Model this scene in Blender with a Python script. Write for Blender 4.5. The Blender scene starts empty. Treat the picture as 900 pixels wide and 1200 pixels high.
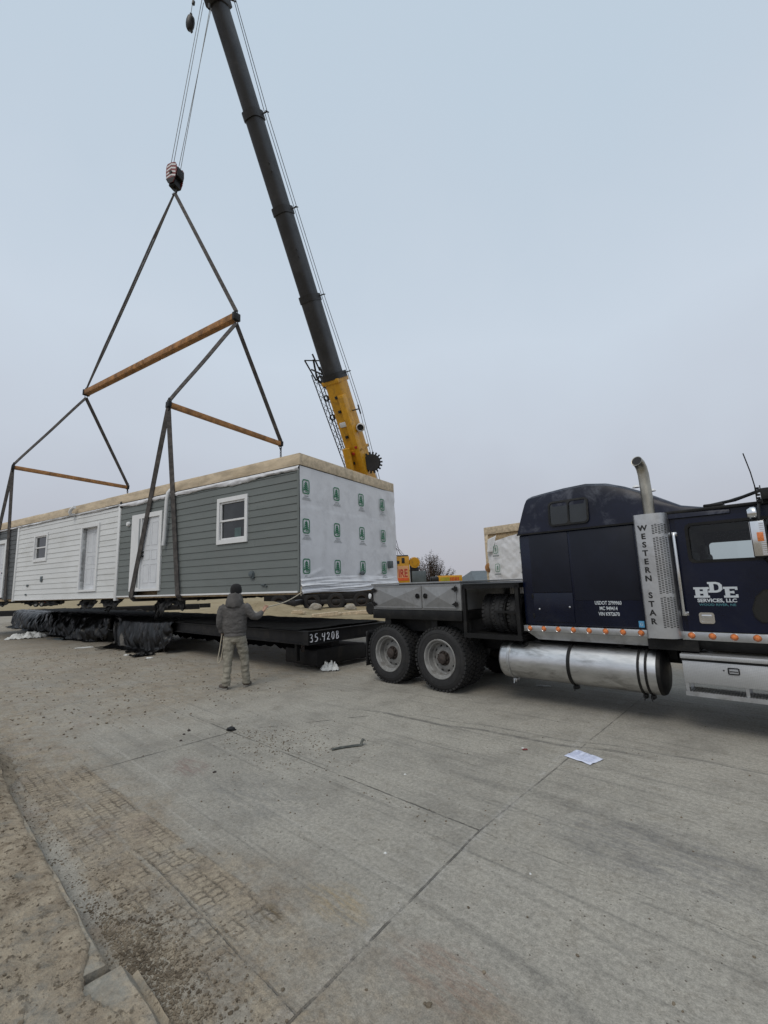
import bpy, bmesh, math, random
from mathutils import Vector, Matrix, noise
random.seed(7)
R = math.radians
sc = bpy.context.scene
COL = sc.collection

# ---------------------------------------------------------------- mesh helpers
class MB:
    def __init__(s): s.V = []; s.F = []; s.M = []
    def add(s, vs, fs, m=0):
        o = len(s.V); s.V += [tuple(v) for v in vs]
        for f in fs: s.F.append([i + o for i in f]); s.M.append(m)
        return o
    def box(s, x0, x1, y0, y1, z0, z1, bev=0, m=0, mat=None):
        if bev:
            bm = bmesh.new(); r = bmesh.ops.create_cube(bm, size=1)
            for v in bm.verts: v.co = Vector(((x0+x1)/2 + v.co.x*(x1-x0), (y0+y1)/2 + v.co.y*(y1-y0), (z0+z1)/2 + v.co.z*(z1-z0)))
            bmesh.ops.bevel(bm, geom=bm.edges[:], offset=bev, segments=2, affect='EDGES', profile=.5)
            bm.verts.index_update()
            vs = [v.co.copy() for v in bm.verts]; fs = [[v.index for v in f.verts] for f in bm.faces]; bm.free()
        else:
            vs = [Vector((x, y, z)) for x in (x0, x1) for y in (y0, y1) for z in (z0, z1)]
            fs = [(0,1,3,2),(4,6,7,5),(0,4,5,1),(2,3,7,6),(0,2,6,4),(1,5,7,3)]
        if mat is not None: vs = [mat @ v for v in vs]
        s.add(vs, fs, m)
    def tube(s, pts, r, seg=8, m=0, cap=True, flat=None):
        """swept circle; flat=(width_dir, half_width, half_thick) sweeps a flat strap section instead"""
        pts = [Vector(p) for p in pts]; n = len(pts)
        rr = r if isinstance(r, (list, tuple)) else [r]*n
        vs = []; up = None
        for i, p in enumerate(pts):
            t = (pts[min(i+1, n-1)] - pts[max(i-1, 0)]).normalized()
            if flat:
                a = Vector(flat[0]); a = (a - t*a.dot(t)).normalized(); b = t.cross(a)
                for (u, w) in ((-1,-1),(1,-1),(1,1),(-1,1)): vs.append(p + a*u*flat[1] + b*w*flat[2])
                continue
            if up is None:
                up = Vector((0,0,1)) if abs(t.z) < .9 else Vector((1,0,0))
            a = (up - t*up.dot(t)).normalized(); b = t.cross(a); up = a
            for k in range(seg):
                an = 2*math.pi*k/seg; vs.append(p + (a*math.cos(an) + b*math.sin(an))*rr[i])
        if flat: seg = 4
        fs = [(i*seg+k, i*seg+(k+1) % seg, (i+1)*seg+(k+1) % seg, (i+1)*seg+k) for i in range(n-1) for k in range(seg)]
        if cap: fs += [tuple(range(seg-1, -1, -1)), tuple(range((n-1)*seg, n*seg))]
        s.add(vs, fs, m)
    def lathe(s, prof, o, ax, seg=32, m=0, a0=0, a1=2*math.pi):
        """prof = [(radius, height)], around the axis ax through o"""
        o = Vector(o); ax = Vector(ax).normalized()
        u = (Vector((0,0,1)) if abs(ax.z) < .9 else Vector((1,0,0))); u = (u - ax*u.dot(ax)).normalized(); w = ax.cross(u)
        vs = []
        for r, h in prof:
            for k in range(seg):
                an = a0 + (a1-a0)*k/seg; vs.append(o + ax*h + (u*math.cos(an) + w*math.sin(an))*r)
        n = len(prof)
        s.add(vs, [(i*seg+k, i*seg+(k+1) % seg, (i+1)*seg+(k+1) % seg, (i+1)*seg+k) for i in range(n-1) for k in range(seg)], m)
    def plate(s, outer, holes, fn, th, m=0):
        """flat plate with holes; fn(a, b, d) -> 3D point, d = 0 or th"""
        bm = bmesh.new(); es = []
        for loop in [outer] + list(holes):
            vv = [bm.verts.new((a, b, 0)) for a, b in loop]
            es += [bm.edges.new((vv[i], vv[(i+1) % len(vv)])) for i in range(len(vv))]
        bmesh.ops.triangle_fill(bm, use_beauty=True, use_dissolve=False, edges=es)
        if th:
            r = bmesh.ops.extrude_face_region(bm, geom=bm.faces[:])
            for v in [g for g in r['geom'] if isinstance(g, bmesh.types.BMVert)]: v.co.z = 1
        bm.verts.index_update()
        vs = [fn(v.co.x, v.co.y, v.co.z*th) for v in bm.verts]; fs = [[v.index for v in f.verts] for f in bm.faces]; bm.free()
        s.add(vs, fs, m)
    def grid(s, nu, nv, fn, m=0):
        vs = [fn(i/nu, j/nv) for i in range(nu+1) for j in range(nv+1)]
        s.add(vs, [(i*(nv+1)+j, (i+1)*(nv+1)+j, (i+1)*(nv+1)+j+1, i*(nv+1)+j+1) for i in range(nu) for j in range(nv)], m)
    def build(s, name, mats, parent=None, smooth=35, fix=True, thick=0):
        me = bpy.data.meshes.new(name); me.from_pydata(s.V, [], s.F)
        for mt in (mats if isinstance(mats, (list, tuple)) else [mats]): me.materials.append(mt)
        me.polygons.foreach_set('material_index', s.M)
        if fix:
            bm = bmesh.new(); bm.from_mesh(me); bmesh.ops.recalc_face_normals(bm, faces=bm.faces[:]); bm.to_mesh(me); bm.free()
        if smooth:
            me.shade_smooth(); me.set_sharp_from_angle(angle=R(smooth))
        me.update()
        o = bpy.data.objects.new(name, me); COL.objects.link(o); o.parent = parent
        if thick:
            md = o.modifiers.new('solid', 'SOLIDIFY'); md.thickness = thick; md.offset = 0
        return o

def tag(o, label=None, cat=None, group=None, kind=None):
    if label: o['label'] = label
    if cat: o['category'] = cat
    if group: o['group'] = group
    if kind: o['kind'] = kind
    return o
def thing(name, loc, rz, label, cat, group=None):
    o = bpy.data.objects.new(name, None); COL.objects.link(o)
    o.location = loc; o.rotation_euler = (0, 0, rz); o.empty_display_size = .2
    return tag(o, label, cat, group)
def copy_tree(o, parent=None):
    c = o.copy(); COL.objects.link(c); c.parent = parent
    for ch in [x for x in list(bpy.data.objects) if x.parent == o]: copy_tree(ch, c)
    return c
def rrect(x0, x1, y0, y1, r, n=4):
    p = []
    for cx, cy, a in ((x1-r, y1-r, 0), (x0+r, y1-r, 90), (x0+r, y0+r, 180), (x1-r, y0+r, 270)):
        for k in range(n+1):
            t = R(a + 90*k/n); p.append((cx + r*math.cos(t), cy + r*math.sin(t)))
    return p
def text(name, body, size, o, xd, ud, mat, parent, ext=.001, bold=0., sx=1., align='CENTER'):
    cu = bpy.data.curves.new('t', 'FONT'); cu.body = body; cu.size = size; cu.align_x = align; cu.extrude = ext; cu.offset = bold; cu.resolution_u = 3
    t = bpy.data.objects.new('t', cu); COL.objects.link(t)
    me = bpy.data.meshes.new_from_object(t); bpy.data.objects.remove(t); me.name = name
    xd = Vector(xd).normalized(); ud = Vector(ud).normalized(); nd = xd.cross(ud)
    for v in me.vertices: v.co = Vector(o) + xd*v.co.x*sx + ud*v.co.y + nd*v.co.z
    me.materials.clear(); me.materials.append(mat)
    ob = bpy.data.objects.new(name, me); COL.objects.link(ob); ob.parent = parent
    return ob
def fbm(p, o=4): return noise.fractal(Vector(p), 1.0, 2.0, o)

# ---------------------------------------------------------------- materials
class NT:
    def __init__(s, t): s.t = t; s.L = t.links
    def n(s, typ, ins=None, **kw):
        d = s.t.nodes.new(typ)
        for k, v in kw.items(): setattr(d, k, v)
        for k, v in (ins or {}).items():
            if isinstance(v, bpy.types.NodeSocket): s.L.new(v, d.inputs[k])
            else: d.inputs[k].default_value = v
        return d
    def math(s, op, a, b=0., c=0., clamp=False):
        return s.n('ShaderNodeMath', {0: a, 1: b, 2: c}, operation=op, use_clamp=clamp).outputs[0]
    def ss(s, v, a, b, lo=0., hi=1.):
        return s.n('ShaderNodeMapRange', {'Value': v, 'From Min': a, 'From Max': b, 'To Min': lo, 'To Max': hi}, interpolation_type='SMOOTHSTEP').outputs[0]
    def mix(s, f, a, b, mode='MIX'):
        d = s.n('ShaderNodeMix', data_type='RGBA', blend_type=mode)
        for i, v in ((0, f), (6, a), (7, b)):
            if isinstance(v, bpy.types.NodeSocket): s.L.new(v, d.inputs[i])
            else: d.inputs[i].default_value = v if i == 0 else (tuple(v) + (1,))[:4]
        return d.outputs[2]
    def noise(s, vec, scale, det=4, rough=.6, dist=0):
        return s.n('ShaderNodeTexNoise', {'Vector': vec, 'Scale': scale, 'Detail': det, 'Roughness': rough, 'Distortion': dist}).outputs['Fac']
    def map(s, vec, rot=(0,0,0), scale=(1,1,1), loc=(0,0,0)):
        return s.n('ShaderNodeMapping', {'Vector': vec, 'Rotation': rot, 'Scale': scale, 'Location': loc}).outputs[0]
def newmat(name):
    m = bpy.data.materials.new(name); m.use_nodes = True
    t = NT(m.node_tree); b = m.node_tree.nodes['Principled BSDF']
    return m, t, b
def coords(t): return t.n('ShaderNodeTexCoord').outputs['Object']
def mat(name, c, rough=.6, metal=0., var=.15, vs=3., bump=0., bs=40., dirt=None, da=.3, ds=2., spec=.5, c2=None, coat=0, stretch=(1,1,1), **kw):
    """base colour with noisy variation, optional dirt patches and bump"""
    m, t, b = newmat(name); co = coords(t); co = t.map(co, scale=stretch)
    n1 = t.noise(co, vs, 5, .65)
    lo = tuple(x*(1-var) for x in c); hi = c2 or tuple(min(1, x*(1+var)) for x in c)
    col = t.mix(t.ss(n1, .3, .7), lo, hi)
    r = t.math('ADD', t.math('MULTIPLY', t.noise(co, vs*2.3, 4), .25), rough-.12)
    if dirt:
        f = t.math('MULTIPLY', t.ss(t.noise(co, ds, 6, .7, .4), .48, .7), da)
        col = t.mix(f, col, dirt); r = t.math('MAXIMUM', r, t.math('MULTIPLY', f, .8))
    t.L.new(col, b.inputs['Base Color']); t.L.new(r, b.inputs['Roughness'])
    b.inputs['Metallic'].default_value = metal; b.inputs['Specular IOR Level'].default_value = spec
    if coat: b.inputs['Coat Weight'].default_value = coat; b.inputs['Coat Roughness'].default_value = .08
    if bump:
        bn = t.n('ShaderNodeBump', {'Height': t.noise(co, bs, 5, .65), 'Strength': bump, 'Distance': .02})
        t.L.new(bn.outputs[0], b.inputs['Normal'])
    for k, v in kw.items(): b.inputs[k.replace('_', ' ')].default_value = v
    return m

M = {}
M['paint'] = mat('navy_paint', (.003, .0055, .019), .24, 0, .25, 1.2, dirt=(.07,.07,.07), da=.09, ds=2.5, spec=.33)
M['paint_worn'] = mat('navy_paint_worn', (.006, .008, .021), .36, 0, .3, 1.5, dirt=(.13,.14,.17), da=.45, ds=3.6, spec=.33)
M['panel'] = mat('dark_panel', (.007, .009, .018), .4, 0, .2, 2, spec=.3)
M['chrome'] = mat('chrome', (.72, .73, .74), .18, 1, .08, 5)
M['alu'] = mat('brushed_aluminium', (.50, .51, .52), .42, 1, .14, 4, dirt=(.18,.17,.15), da=.55, ds=3, bump=.05, bs=60)
M['tank'] = mat('tank_aluminium', (.56, .565, .57), .36, 1, .14, 3, dirt=(.16,.155,.15), da=.6, ds=2.5, bump=.05, bs=12, stretch=(1, 3, 3))
M['shield'] = mat('steel_shield', (.55, .56, .57), .4, 1, .1, 3, dirt=(.22,.21,.2), da=.4, ds=3)
M['black'] = mat('black_steel', (.006, .006, .0065), .5, 0, .35, 5, dirt=(.04,.037,.03), da=.35, ds=5, bump=.1, spec=.3)
M['trailer'] = mat('black_trailer_paint', (.006, .006, .007), .55, 0, .35, 4, dirt=(.04,.034,.027), da=.4, ds=3, bump=.15, bs=20, spec=.3)
M['rubber'] = mat('tyre_rubber', (.014, .014, .015), .75, 0, .25, 6, dirt=(.055,.05,.042), da=.18, ds=5, bump=.1, bs=30)
M['rim'] = mat('white_rim', (.22, .22, .215), .5, .0, .2, 8, dirt=(.09,.08,.07), da=.7, ds=6)
M['hub'] = mat('rusty_hub', (.035, .026, .022), .7, 0, .4, 20)
M['toolbox'] = mat('toolbox_grey', (.25, .255, .26), .45, .35, .12, 3, dirt=(.10,.095,.09), da=.45, ds=3, bump=.05, bs=20)
M['glass'] = None
M['amber'] = mat('amber_lens', (.75, .22, .06), .25, 0, .2, 60, spec=.6, Transmission_Weight=.15)
M['redlens'] = mat('red_lens', (.5, .02, .02), .3, 0, .1)
M['white'] = mat('white_paint', (.62, .63, .64), .5, 0, .05, 3, dirt=(.4,.39,.36), da=.3, ds=3)
M['letter'] = mat('pale_lettering', (.52, .56, .6), .5, 0, .05)
M['teal'] = mat('teal_lettering', (.05, .17, .2), .5, 0, .05)
M['ink'] = mat('black_lettering', (.01, .01, .01), .5, 0, .05)
M['bluest'] = mat('blue_sticker', (.08, .30, .52), .4, 0, .1, 50)
M['chalk'] = mat('chalk_marks', (.62, .63, .68), .9, 0, .25, 60)
M['wood'] = mat('raw_timber', (.52, .43, .31), .8, 0, .24, 7, bump=.2, bs=60, dirt=(.24,.18,.11), da=.4, ds=2, stretch=(1, .25, 1))
M['osb'] = mat('sheathing_board', (.40, .30, .18), .8, 0, .25, 14, bump=.2, bs=60)
M['beamwood'] = mat('weathered_timber', (.30, .145, .05), .75, 0, .4, 3.5, dirt=(.06,.035,.02), da=.6, ds=4, bump=.3, bs=30)
M['sling'] = mat('grey_webbing', (.055, .05, .048), .85, 0, .35, 6, dirt=(.16,.14,.12), da=.4, ds=6, bump=.3, bs=90)
M['wire'] = mat('wire_rope', (.09, .095, .10), .5, .4, .2, 30)
M['boom'] = mat('charcoal_boom', (.020, .021, .025), .45, 0, .3, .8, dirt=(.07,.07,.07), da=.4, ds=.8, bump=.05, bs=6)
M['craneblack'] = mat('crane_black', (.012, .012, .014), .5, 0, .3, 4)
M['yellow'] = mat('crane_yellow', (.58, .29, .012), .4, 0, .12, 1.2, dirt=(.15,.09,.03), da=.4, ds=2)
M['red'] = mat('red_paint', (.42, .035, .02), .45, 0, .2, 4)
M['darkred'] = mat('dark_red', (.16, .02, .02), .5, 0, .3, 4)
M['orange'] = mat('orange_paint', (.65, .10, .02), .5, 0, .2, 3)
M['siding'] = mat('grey_siding', (.130, .146, .142), .6, 0, .08, 1.5, bump=.08, bs=25, stretch=(1,.3,1), dirt=(.16,.165,.16), da=.25, ds=2)
M['siding_dark'] = mat('dark_siding', (.075, .082, .086), .6, 0, .08, 1.5, bump=.08, bs=25)
M['siding_white'] = mat('white_siding', (.60, .615, .62), .6, 0, .05, 1.5, bump=.08, bs=25, stretch=(1,.3,1), dirt=(.4,.39,.36), da=.3, ds=2)
M['trim'] = mat('white_trim', (.66, .67, .68), .5, 0, .04, 3, dirt=(.45,.44,.42), da=.25, ds=3)
M['door'] = mat('white_door', (.58, .60, .63), .45, 0, .05, 3)
M['wrap'] = mat('house_wrap', (.64, .65, .68), .55, 0, .06, 2, bump=.35, bs=6, dirt=(.38,.38,.40), da=.4, ds=1.5)
M['green'] = mat('green_print', (.02, .17, .085), .6, 0, .1, 20)
M['greyprint'] = mat('grey_print', (.22, .24, .25), .6, 0, .2, 60)
M['belly'] = mat('black_belly_fabric', (.006, .006, .007), .6, 0, .3, 4, bump=.4, bs=10)
M['tarp'] = mat('black_plastic', (.003, .003, .0035), .34, 0, .4, 3, bump=.35, bs=5, spec=.3)
M['deckcloth'] = mat('black_deck_cloth', (.004, .004, .004), .85, 0, .4, 2, bump=.4, bs=8, spec=.12)
M['plastic'] = mat('white_plastic', (.62, .63, .62), .5, 0, .08, 8, bump=.5, bs=20)
M['roofing'] = mat('roof_membrane', (.4, .4, .38), .8)
M['container'] = mat('slate_metal', (.09, .11, .12), .5, .2, .15, 2)
M['rope'] = mat('cream_rope', (.42, .38, .30), .9, 0, .2, 60)
M['hoodie'] = mat('grey_hoodie', (.10, .096, .094), .95, 0, .18, 7, bump=.5, bs=30, spec=.15)
M['jeans'] = mat('faded_trousers', (.25, .235, .195), .95, 0, .22, 6, bump=.5, bs=25, spec=.15, dirt=(.22,.2,.16), da=.4, ds=8)
M['cap'] = mat('black_cap', (.008, .008, .009), .9, 0, .2)
M['skin'] = mat('skin', (.33, .19, .13), .6, 0, .1, 10)
M['glove'] = mat('dark_glove', (.016, .016, .018), .9, 0, .2)
M['shoe'] = mat('brown_work_shoe', (.085, .068, .055), .8, 0, .3, 15)
M['sole'] = mat('shoe_sole', (.22, .21, .19), .8)
M['bark'] = mat('bark', (.06, .045, .035), .9, 0, .3, 8)
M['paper'] = mat('paper', (.62, .66, .80), .6, 0, .03, 10)
M['reel'] = mat('dark_interior', (.02, .02, .022), .8)
def glass_mat(name, tint, rough=.02, alpha=.25):
    m, t, b = newmat(name)
    g = t.n('ShaderNodeBsdfTransparent', {'Color': tint + (1,)}); gl = t.n('ShaderNodeBsdfGlossy', {'Color': (.8,.85,.9,1), 'Roughness': rough})
    fr = t.n('ShaderNodeFresnel', {'IOR': 1.5})
    mx = t.n('ShaderNodeMixShader', {0: fr.outputs[0], 1: g.outputs[0], 2: gl.outputs[0]})
    t.L.new(mx.outputs[0], m.node_tree.nodes['Material Output'].inputs['Surface']); return m
M['glass'] = glass_mat('cab_glass', (.80, .86, .86))
M['darkglass'] = mat('dark_window_glass', (.012, .014, .016), .12, 0, .3, 3, spec=.6)
def plate_mat():
    m, t, b = newmat('diamond_plate'); co = coords(t)
    a = t.n('ShaderNodeTexBrick', {'Vector': t.map(co, rot=(R(90), 0, 0)), 'Scale': 26., 'Mortar Size': .02}, offset=.5)
    v = t.n('ShaderNodeTexChecker', {'Vector': t.map(co, rot=(0, R(45), 0)), 'Scale': 95.})
    n = t.noise(co, 5, 5)
    t.L.new(t.mix(t.math('MULTIPLY', v.outputs['Fac'], .35), t.mix(n, (.42,.43,.44), (.60,.61,.62)), (.34,.35,.36)), b.inputs['Base Color'])
    b.inputs['Metallic'].default_value = .75; b.inputs['Roughness'].default_value = .42
    bn = t.n('ShaderNodeBump', {'Height': v.outputs['Fac'], 'Strength': .4, 'Distance': .004}); t.L.new(bn.outputs[0], b.inputs['Normal'])
    return m
M['diamond'] = plate_mat()

# ---------------------------------------------------------------- frames
TA = math.atan2(-.6866, .727)                 # truck heading; local x = forward, local y = away from the kerb side
TO = Vector((.80, 7.50, 0))
Tv = Vector((.727, -.6866, 0)); Mv = Vector((.6866, .727, 0))
HA = math.atan2(.853, .522); HO = Vector((-1.94, 10.30, 0))
Hx = Vector((.522, .853, 0)); Hy = Vector((-.853, .522, 0))
KA = math.atan2(.739, .674); KO = Vector((-1.59, 9.0, 0))
def W(u, w, z=0): return TO + Tv*u + Mv*w + Vector((0,0,z))
def HW(x, y, z): return HO + Hx*x + Hy*y + Vector((0,0,z))

# ---------------------------------------------------------------- camera
cam = bpy.data.cameras.new('camera'); co = bpy.data.objects.new('camera', cam); COL.objects.link(co)
cam.sensor_fit = 'VERTICAL'; cam.sensor_height = 36; cam.lens = 530/1200*36; cam.clip_end = 3000; cam.clip_start = .05
th = math.atan(84/530); rho = .035
u0 = Vector((0, -math.sin(th), math.cos(th))); fw = Vector((0, math.cos(th), math.sin(th))); rx = Vector((1,0,0))
cr = math.cos(rho)*rx - math.sin(rho)*u0; cu = math.sin(rho)*rx + math.cos(rho)*u0
mw = Matrix((cr, cu, -fw)).transposed().to_4x4(); mw.translation = (0, 0, 1.72)
co.matrix_world = mw; sc.camera = co

# ---------------------------------------------------------------- world
w = bpy.data.worlds.new('World'); sc.world = w; w.use_nodes = True
t = NT(w.node_tree); bg = w.node_tree.nodes['Background']
sky = t.n('ShaderNodeTexSky', sky_type='NISHITA', sun_disc=False, sun_elevation=R(52), sun_rotation=R(205), air_density=1.5, dust_density=4, ozone_density=1)
tc = t.n('ShaderNodeTexCoord').outputs['Generated']
sep = t.n('ShaderNodeSeparateXYZ', {0: tc})
ramp = t.n('ShaderNodeValToRGB', {'Fac': t.math('ADD', sep.outputs['Z'], t.math('MULTIPLY', t.math('SUBTRACT', t.noise(tc, 1.9, 4), .5), .34))})
cr_ = ramp.color_ramp; cr_.elements[0].position = 0; cr_.elements[0].color = (4.6, 4.65, 5.15, 1)
cr_.elements[1].position = 1; cr_.elements[1].color = (13.5, 13.3, 12.8, 1)
for p, c in ((.10, (4.65, 4.85, 5.55, 1)), (.30, (5.4, 5.85, 6.6, 1)), (.5, (5.8, 6.5, 7.35, 1)), (.7, (5.3, 6.15, 7.05, 1)), (.86, (5.1, 6.1, 7.05, 1))):
    e = cr_.elements.new(p); e.color = c
# ColorRamp clamps nothing above 1 for floats; overcast layer over the physical sky
t.L.new(t.mix(.90, sky.outputs[0], ramp.outputs[0]), bg.inputs['Color']); bg.inputs['Strength'].default_value = .1
sun = bpy.data.lights.new('sun', 'SUN'); sun.energy = 1.0; sun.angle = R(30); sun.color = (1, .93, .82)
so = bpy.data.objects.new('sun', sun); COL.objects.link(so); so.rotation_euler = (R(38), 0, R(155-180))
sc.view_settings.view_transform = 'Standard'; sc.view_settings.look = 'None'; sc.view_settings.exposure = .12; sc.view_settings.gamma = 1

# ---------------------------------------------------------------- ground and road
def road_mat():
    m, t, b = newmat('worn_concrete'); co = coords(t)      # road object's local x = u (along), y = w (across)
    sp = t.n('ShaderNodeSeparateXYZ', {0: co}); u, v = sp.outputs['X'], sp.outputs['Y']
    big = t.noise(co, .35, 5, .6); med = t.noise(co, 2.2, 6, .7, .3); fine = t.noise(co, 34, 6, .8); grit = t.noise(co, 130, 3, .7)
    col = t.mix(t.ss(big, .3, .7), (.232, .221, .195), (.325, .309, .272))
    col = t.mix(t.math('MULTIPLY', t.ss(med, .35, .75), .45), col, (.34, .32, .275))
    col = t.mix(t.math('MULTIPLY', t.ss(med, .55, .30), .4), col, (.17, .158, .135))
    m3 = t.noise(co, 6.5, 6, .78, .5)
    col = t.mix(t.math('MULTIPLY', t.ss(m3, .50, .68), .38), col, (.155, .135, .105))
    col = t.mix(t.math('MULTIPLY', t.ss(m3, .44, .30), .35), col, (.38, .36, .315))
    sc2 = t.noise(t.map(co, rot=(0, 0, R(38)), scale=(.5, 20, 1)), 1.5, 4, .8)
    col = t.mix(t.math('MULTIPLY', t.ss(sc2, .60, .72), t.math('MULTIPLY', t.ss(t.noise(co, 1.1, 3), .5, .62), .5)), col, (.40, .38, .34))
    # drag marks of tyres along the road and some on a slant
    st = t.noise(t.map(co, scale=(.12, 5, 1)), 2.0, 5, .7)
    col = t.mix(t.math('MULTIPLY', t.ss(st, .52, .72), .55), col, (.12, .117, .107))
    st0 = t.noise(t.map(co, rot=(0, 0, R(-5)), scale=(.10, 7, 1), loc=(7, 3, 0)), 1.7, 6, .75)
    col = t.mix(t.math('MULTIPLY', t.ss(st0, .53, .70), .5), col, (.37, .355, .32))
    st2 = t.noise(t.map(co, rot=(0, 0, R(-14)), scale=(.25, 9, 1)), 1.6, 5, .75)
    col = t.mix(t.math('MULTIPLY', t.ss(st2, .56, .74), t.math('MULTIPLY', t.ss(t.noise(co, .8, 3), .45, .7), .55)), col, (.33, .32, .29))
    st3 = t.noise(t.map(co, rot=(0, 0, R(22)), scale=(.3, 14, 1), loc=(3, 1, 0)), 1.2, 4, .7)
    col = t.mix(t.math('MULTIPLY', t.ss(st3, .58, .72), t.math('MULTIPLY', t.ss(t.noise(co, .6, 3), .5, .7), .5)), col, (.10, .10, .095))
    # dark curved skid streaks between the truck and the photographer
    wv = t.math('MULTIPLY', t.math('SUBTRACT', t.noise(t.map(co, scale=(1, .2, 1)), .5, 2), .5), .5)
    for (w0, sl, wd, u0_, u1_, am) in ((-1.45, .13, .05, -.6, 3.5, .65), (-1.25, .12, .025, .2, 4.6, .5), (-2.35, -.03, .09, 1.5, 5.5, .3), (-4.05, .03, .05, 2.9, 4.8, .35), (-3.7, .05, .03, 2.7, 4.4, .25)):
        d = t.math('ABSOLUTE', t.math('SUBTRACT', v, t.math('ADD', t.math('MULTIPLY', u, sl), t.math('ADD', wv, w0))))
        k = t.math('MULTIPLY', t.ss(d, wd, wd*.2), t.math('MULTIPLY', t.ss(u, u0_, u0_+.6), t.ss(u, u1_, u1_-.8)))
        k = t.math('MULTIPLY', k, t.ss(t.noise(co, 9, 5, .8), .3, .6))
        col = t.mix(t.math('MULTIPLY', k, am), col, (.06, .06, .058))
    # brown soil film near the kerb, down the left and behind the trailer
    dn = t.math('MULTIPLY', t.math('SUBTRACT', t.noise(co, 1.1, 6, .65), .5), 1.7)
    near = t.ss(t.math('ADD', v, dn), -4.1, -4.85)
    left = t.math('MULTIPLY', t.ss(t.math('ADD', u, t.math('MULTIPLY', dn, 1.6)), -.8, -4.2), t.ss(t.noise(co, .9, 6, .75), .28, .6))
    soil = t.math('MAXIMUM', near, t.math('MULTIPLY', left, .95))
    soil = t.math('MAXIMUM', soil, t.math('MULTIPLY', t.ss(t.math('ADD', v, dn), 2.8, 4.8), .8))
    scol = t.mix(t.ss(t.noise(co, 4, 6, .7), .35, .65), (.215, .17, .12), (.33, .28, .21))
    scol = t.mix(t.math('MULTIPLY', t.ss(t.noise(t.map(co, scale=(.5, 1, 1)), 13, 6, .8), .54, .64), .6), scol, (.115, .088, .062))
    scol = t.mix(t.math('MULTIPLY', t.ss(t.noise(co, 1.6, 3), .55, .75), .5), scol, (.29, .225, .20))
    gr = t.ss(t.noise(co, 7, 6, .75), .42, .6)
    soilf = t.math('MULTIPLY', soil, t.math('ADD', t.math('MULTIPLY', gr, .55), .35))
    gut = t.math('MULTIPLY', t.ss(t.math('ABSOLUTE', t.math('SUBTRACT', t.math('ADD', v, t.math('MULTIPLY', dn, .03)), -5.15)), .10, .04), t.math('MULTIPLY', t.ss(u, .1, .5), t.ss(u, 1.75, 1.35)))
    soilf = t.math('MULTIPLY', soilf, t.math('SUBTRACT', 1., t.math('MULTIPLY', gut, .8)))
    # lugged tyre prints in the soil along the kerb
    pr = None
    for (v0, wdt, ua, ub) in ((-4.66, .15, -1.3, 2.6), (-4.93, .14, -1.6, 2.6)):
        vv = t.math('ADD', v, t.math('ADD', t.math('MULTIPLY', u, -.035 if v0 > -4.8 else -.03), t.math('MULTIPLY', t.math('SUBTRACT', t.noise(co, .9, 2), .5), .08)))
        band = t.math('MULTIPLY', t.ss(t.math('ABSOLUTE', t.math('SUBTRACT', vv, v0)), wdt, wdt*.8), t.math('MULTIPLY', t.ss(u, ua, ua+.3), t.ss(u, ub, ub-.5)))
        w1 = t.math('MULTIPLY', t.math('SUBTRACT', t.noise(co, 9, 5, .75), .5), .075); w2 = t.math('MULTIPLY', t.math('SUBTRACT', t.noise(t.map(co, loc=(5, 2, 0)), 11, 5, .75), .5), .06)
        cv = t.n('ShaderNodeCombineXYZ', {0: t.math('ADD', u, w1), 1: t.math('ADD', t.math('SUBTRACT', vv, v0-.5), w2)}).outputs[0]
        br = t.n('ShaderNodeTexBrick', {'Vector': cv, 'Scale': 1., 'Brick Width': .058, 'Row Height': .075, 'Mortar Size': .012, 'Mortar Smooth': 1.}, offset=.35)
        k = t.math('MULTIPLY', band, t.math('MULTIPLY', br.outputs['Fac'], t.math('MULTIPLY', t.ss(t.noise(co, 2.9, 6, .78), .40, .60), t.ss(t.noise(co, 14, 5, .75), .34, .62))))
        pr = k if pr is None else t.math('MAXIMUM', pr, k)
        soilf = t.math('MAXIMUM', soilf, t.math('MULTIPLY', band, t.ss(t.noise(co, 2.0, 5, .7), .30, .55, 0., .92)))
    col = t.mix(soilf, col, scol)
    col = t.mix(t.math('MULTIPLY', pr, .5), col, (.11, .083, .058))
    # ochre and rust stains
    for (a, c_, r_, cc, am) in ((2.41, -4.2, .16, (.30, .23, .13), .6), (3.15, -4.2, .22, (.22, .14, .10), .5), (-.2, -3.9, .22, (.15, .07, .06), .45), (2.2, -4.5, .08, (.12, .09, .05), .8), (3.6, -2.6, .5, (.12, .12, .125), .45), (.9, -3.8, .45, (.15, .15, .145), .4)):
        du = t.math('MULTIPLY', t.math('SUBTRACT', u, a), .55); dv = t.math('SUBTRACT', v, c_)
        d = t.math('ADD', t.math('SQRT', t.math('ADD', t.math('MULTIPLY', du, du), t.math('MULTIPLY', dv, dv))), t.math('MULTIPLY', t.math('SUBTRACT', t.noise(co, 6, 5, .7), .5), r_*1.4))
        k = t.math('MULTIPLY', t.ss(d, r_, r_*.3), t.ss(t.noise(t.map(co, rot=(0,0,R(35)), scale=(1, 6, 1)), 4, 5, .8), .4, .6))
        col = t.mix(t.math('MULTIPLY', k, am), col, cc)
    # joints and cracks: (along?, position, from, to, width, strength)
    jit = t.math('MULTIPLY', t.math('SUBTRACT', t.noise(co, 3, 5, .8), .5), .05)
    jall = None
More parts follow.
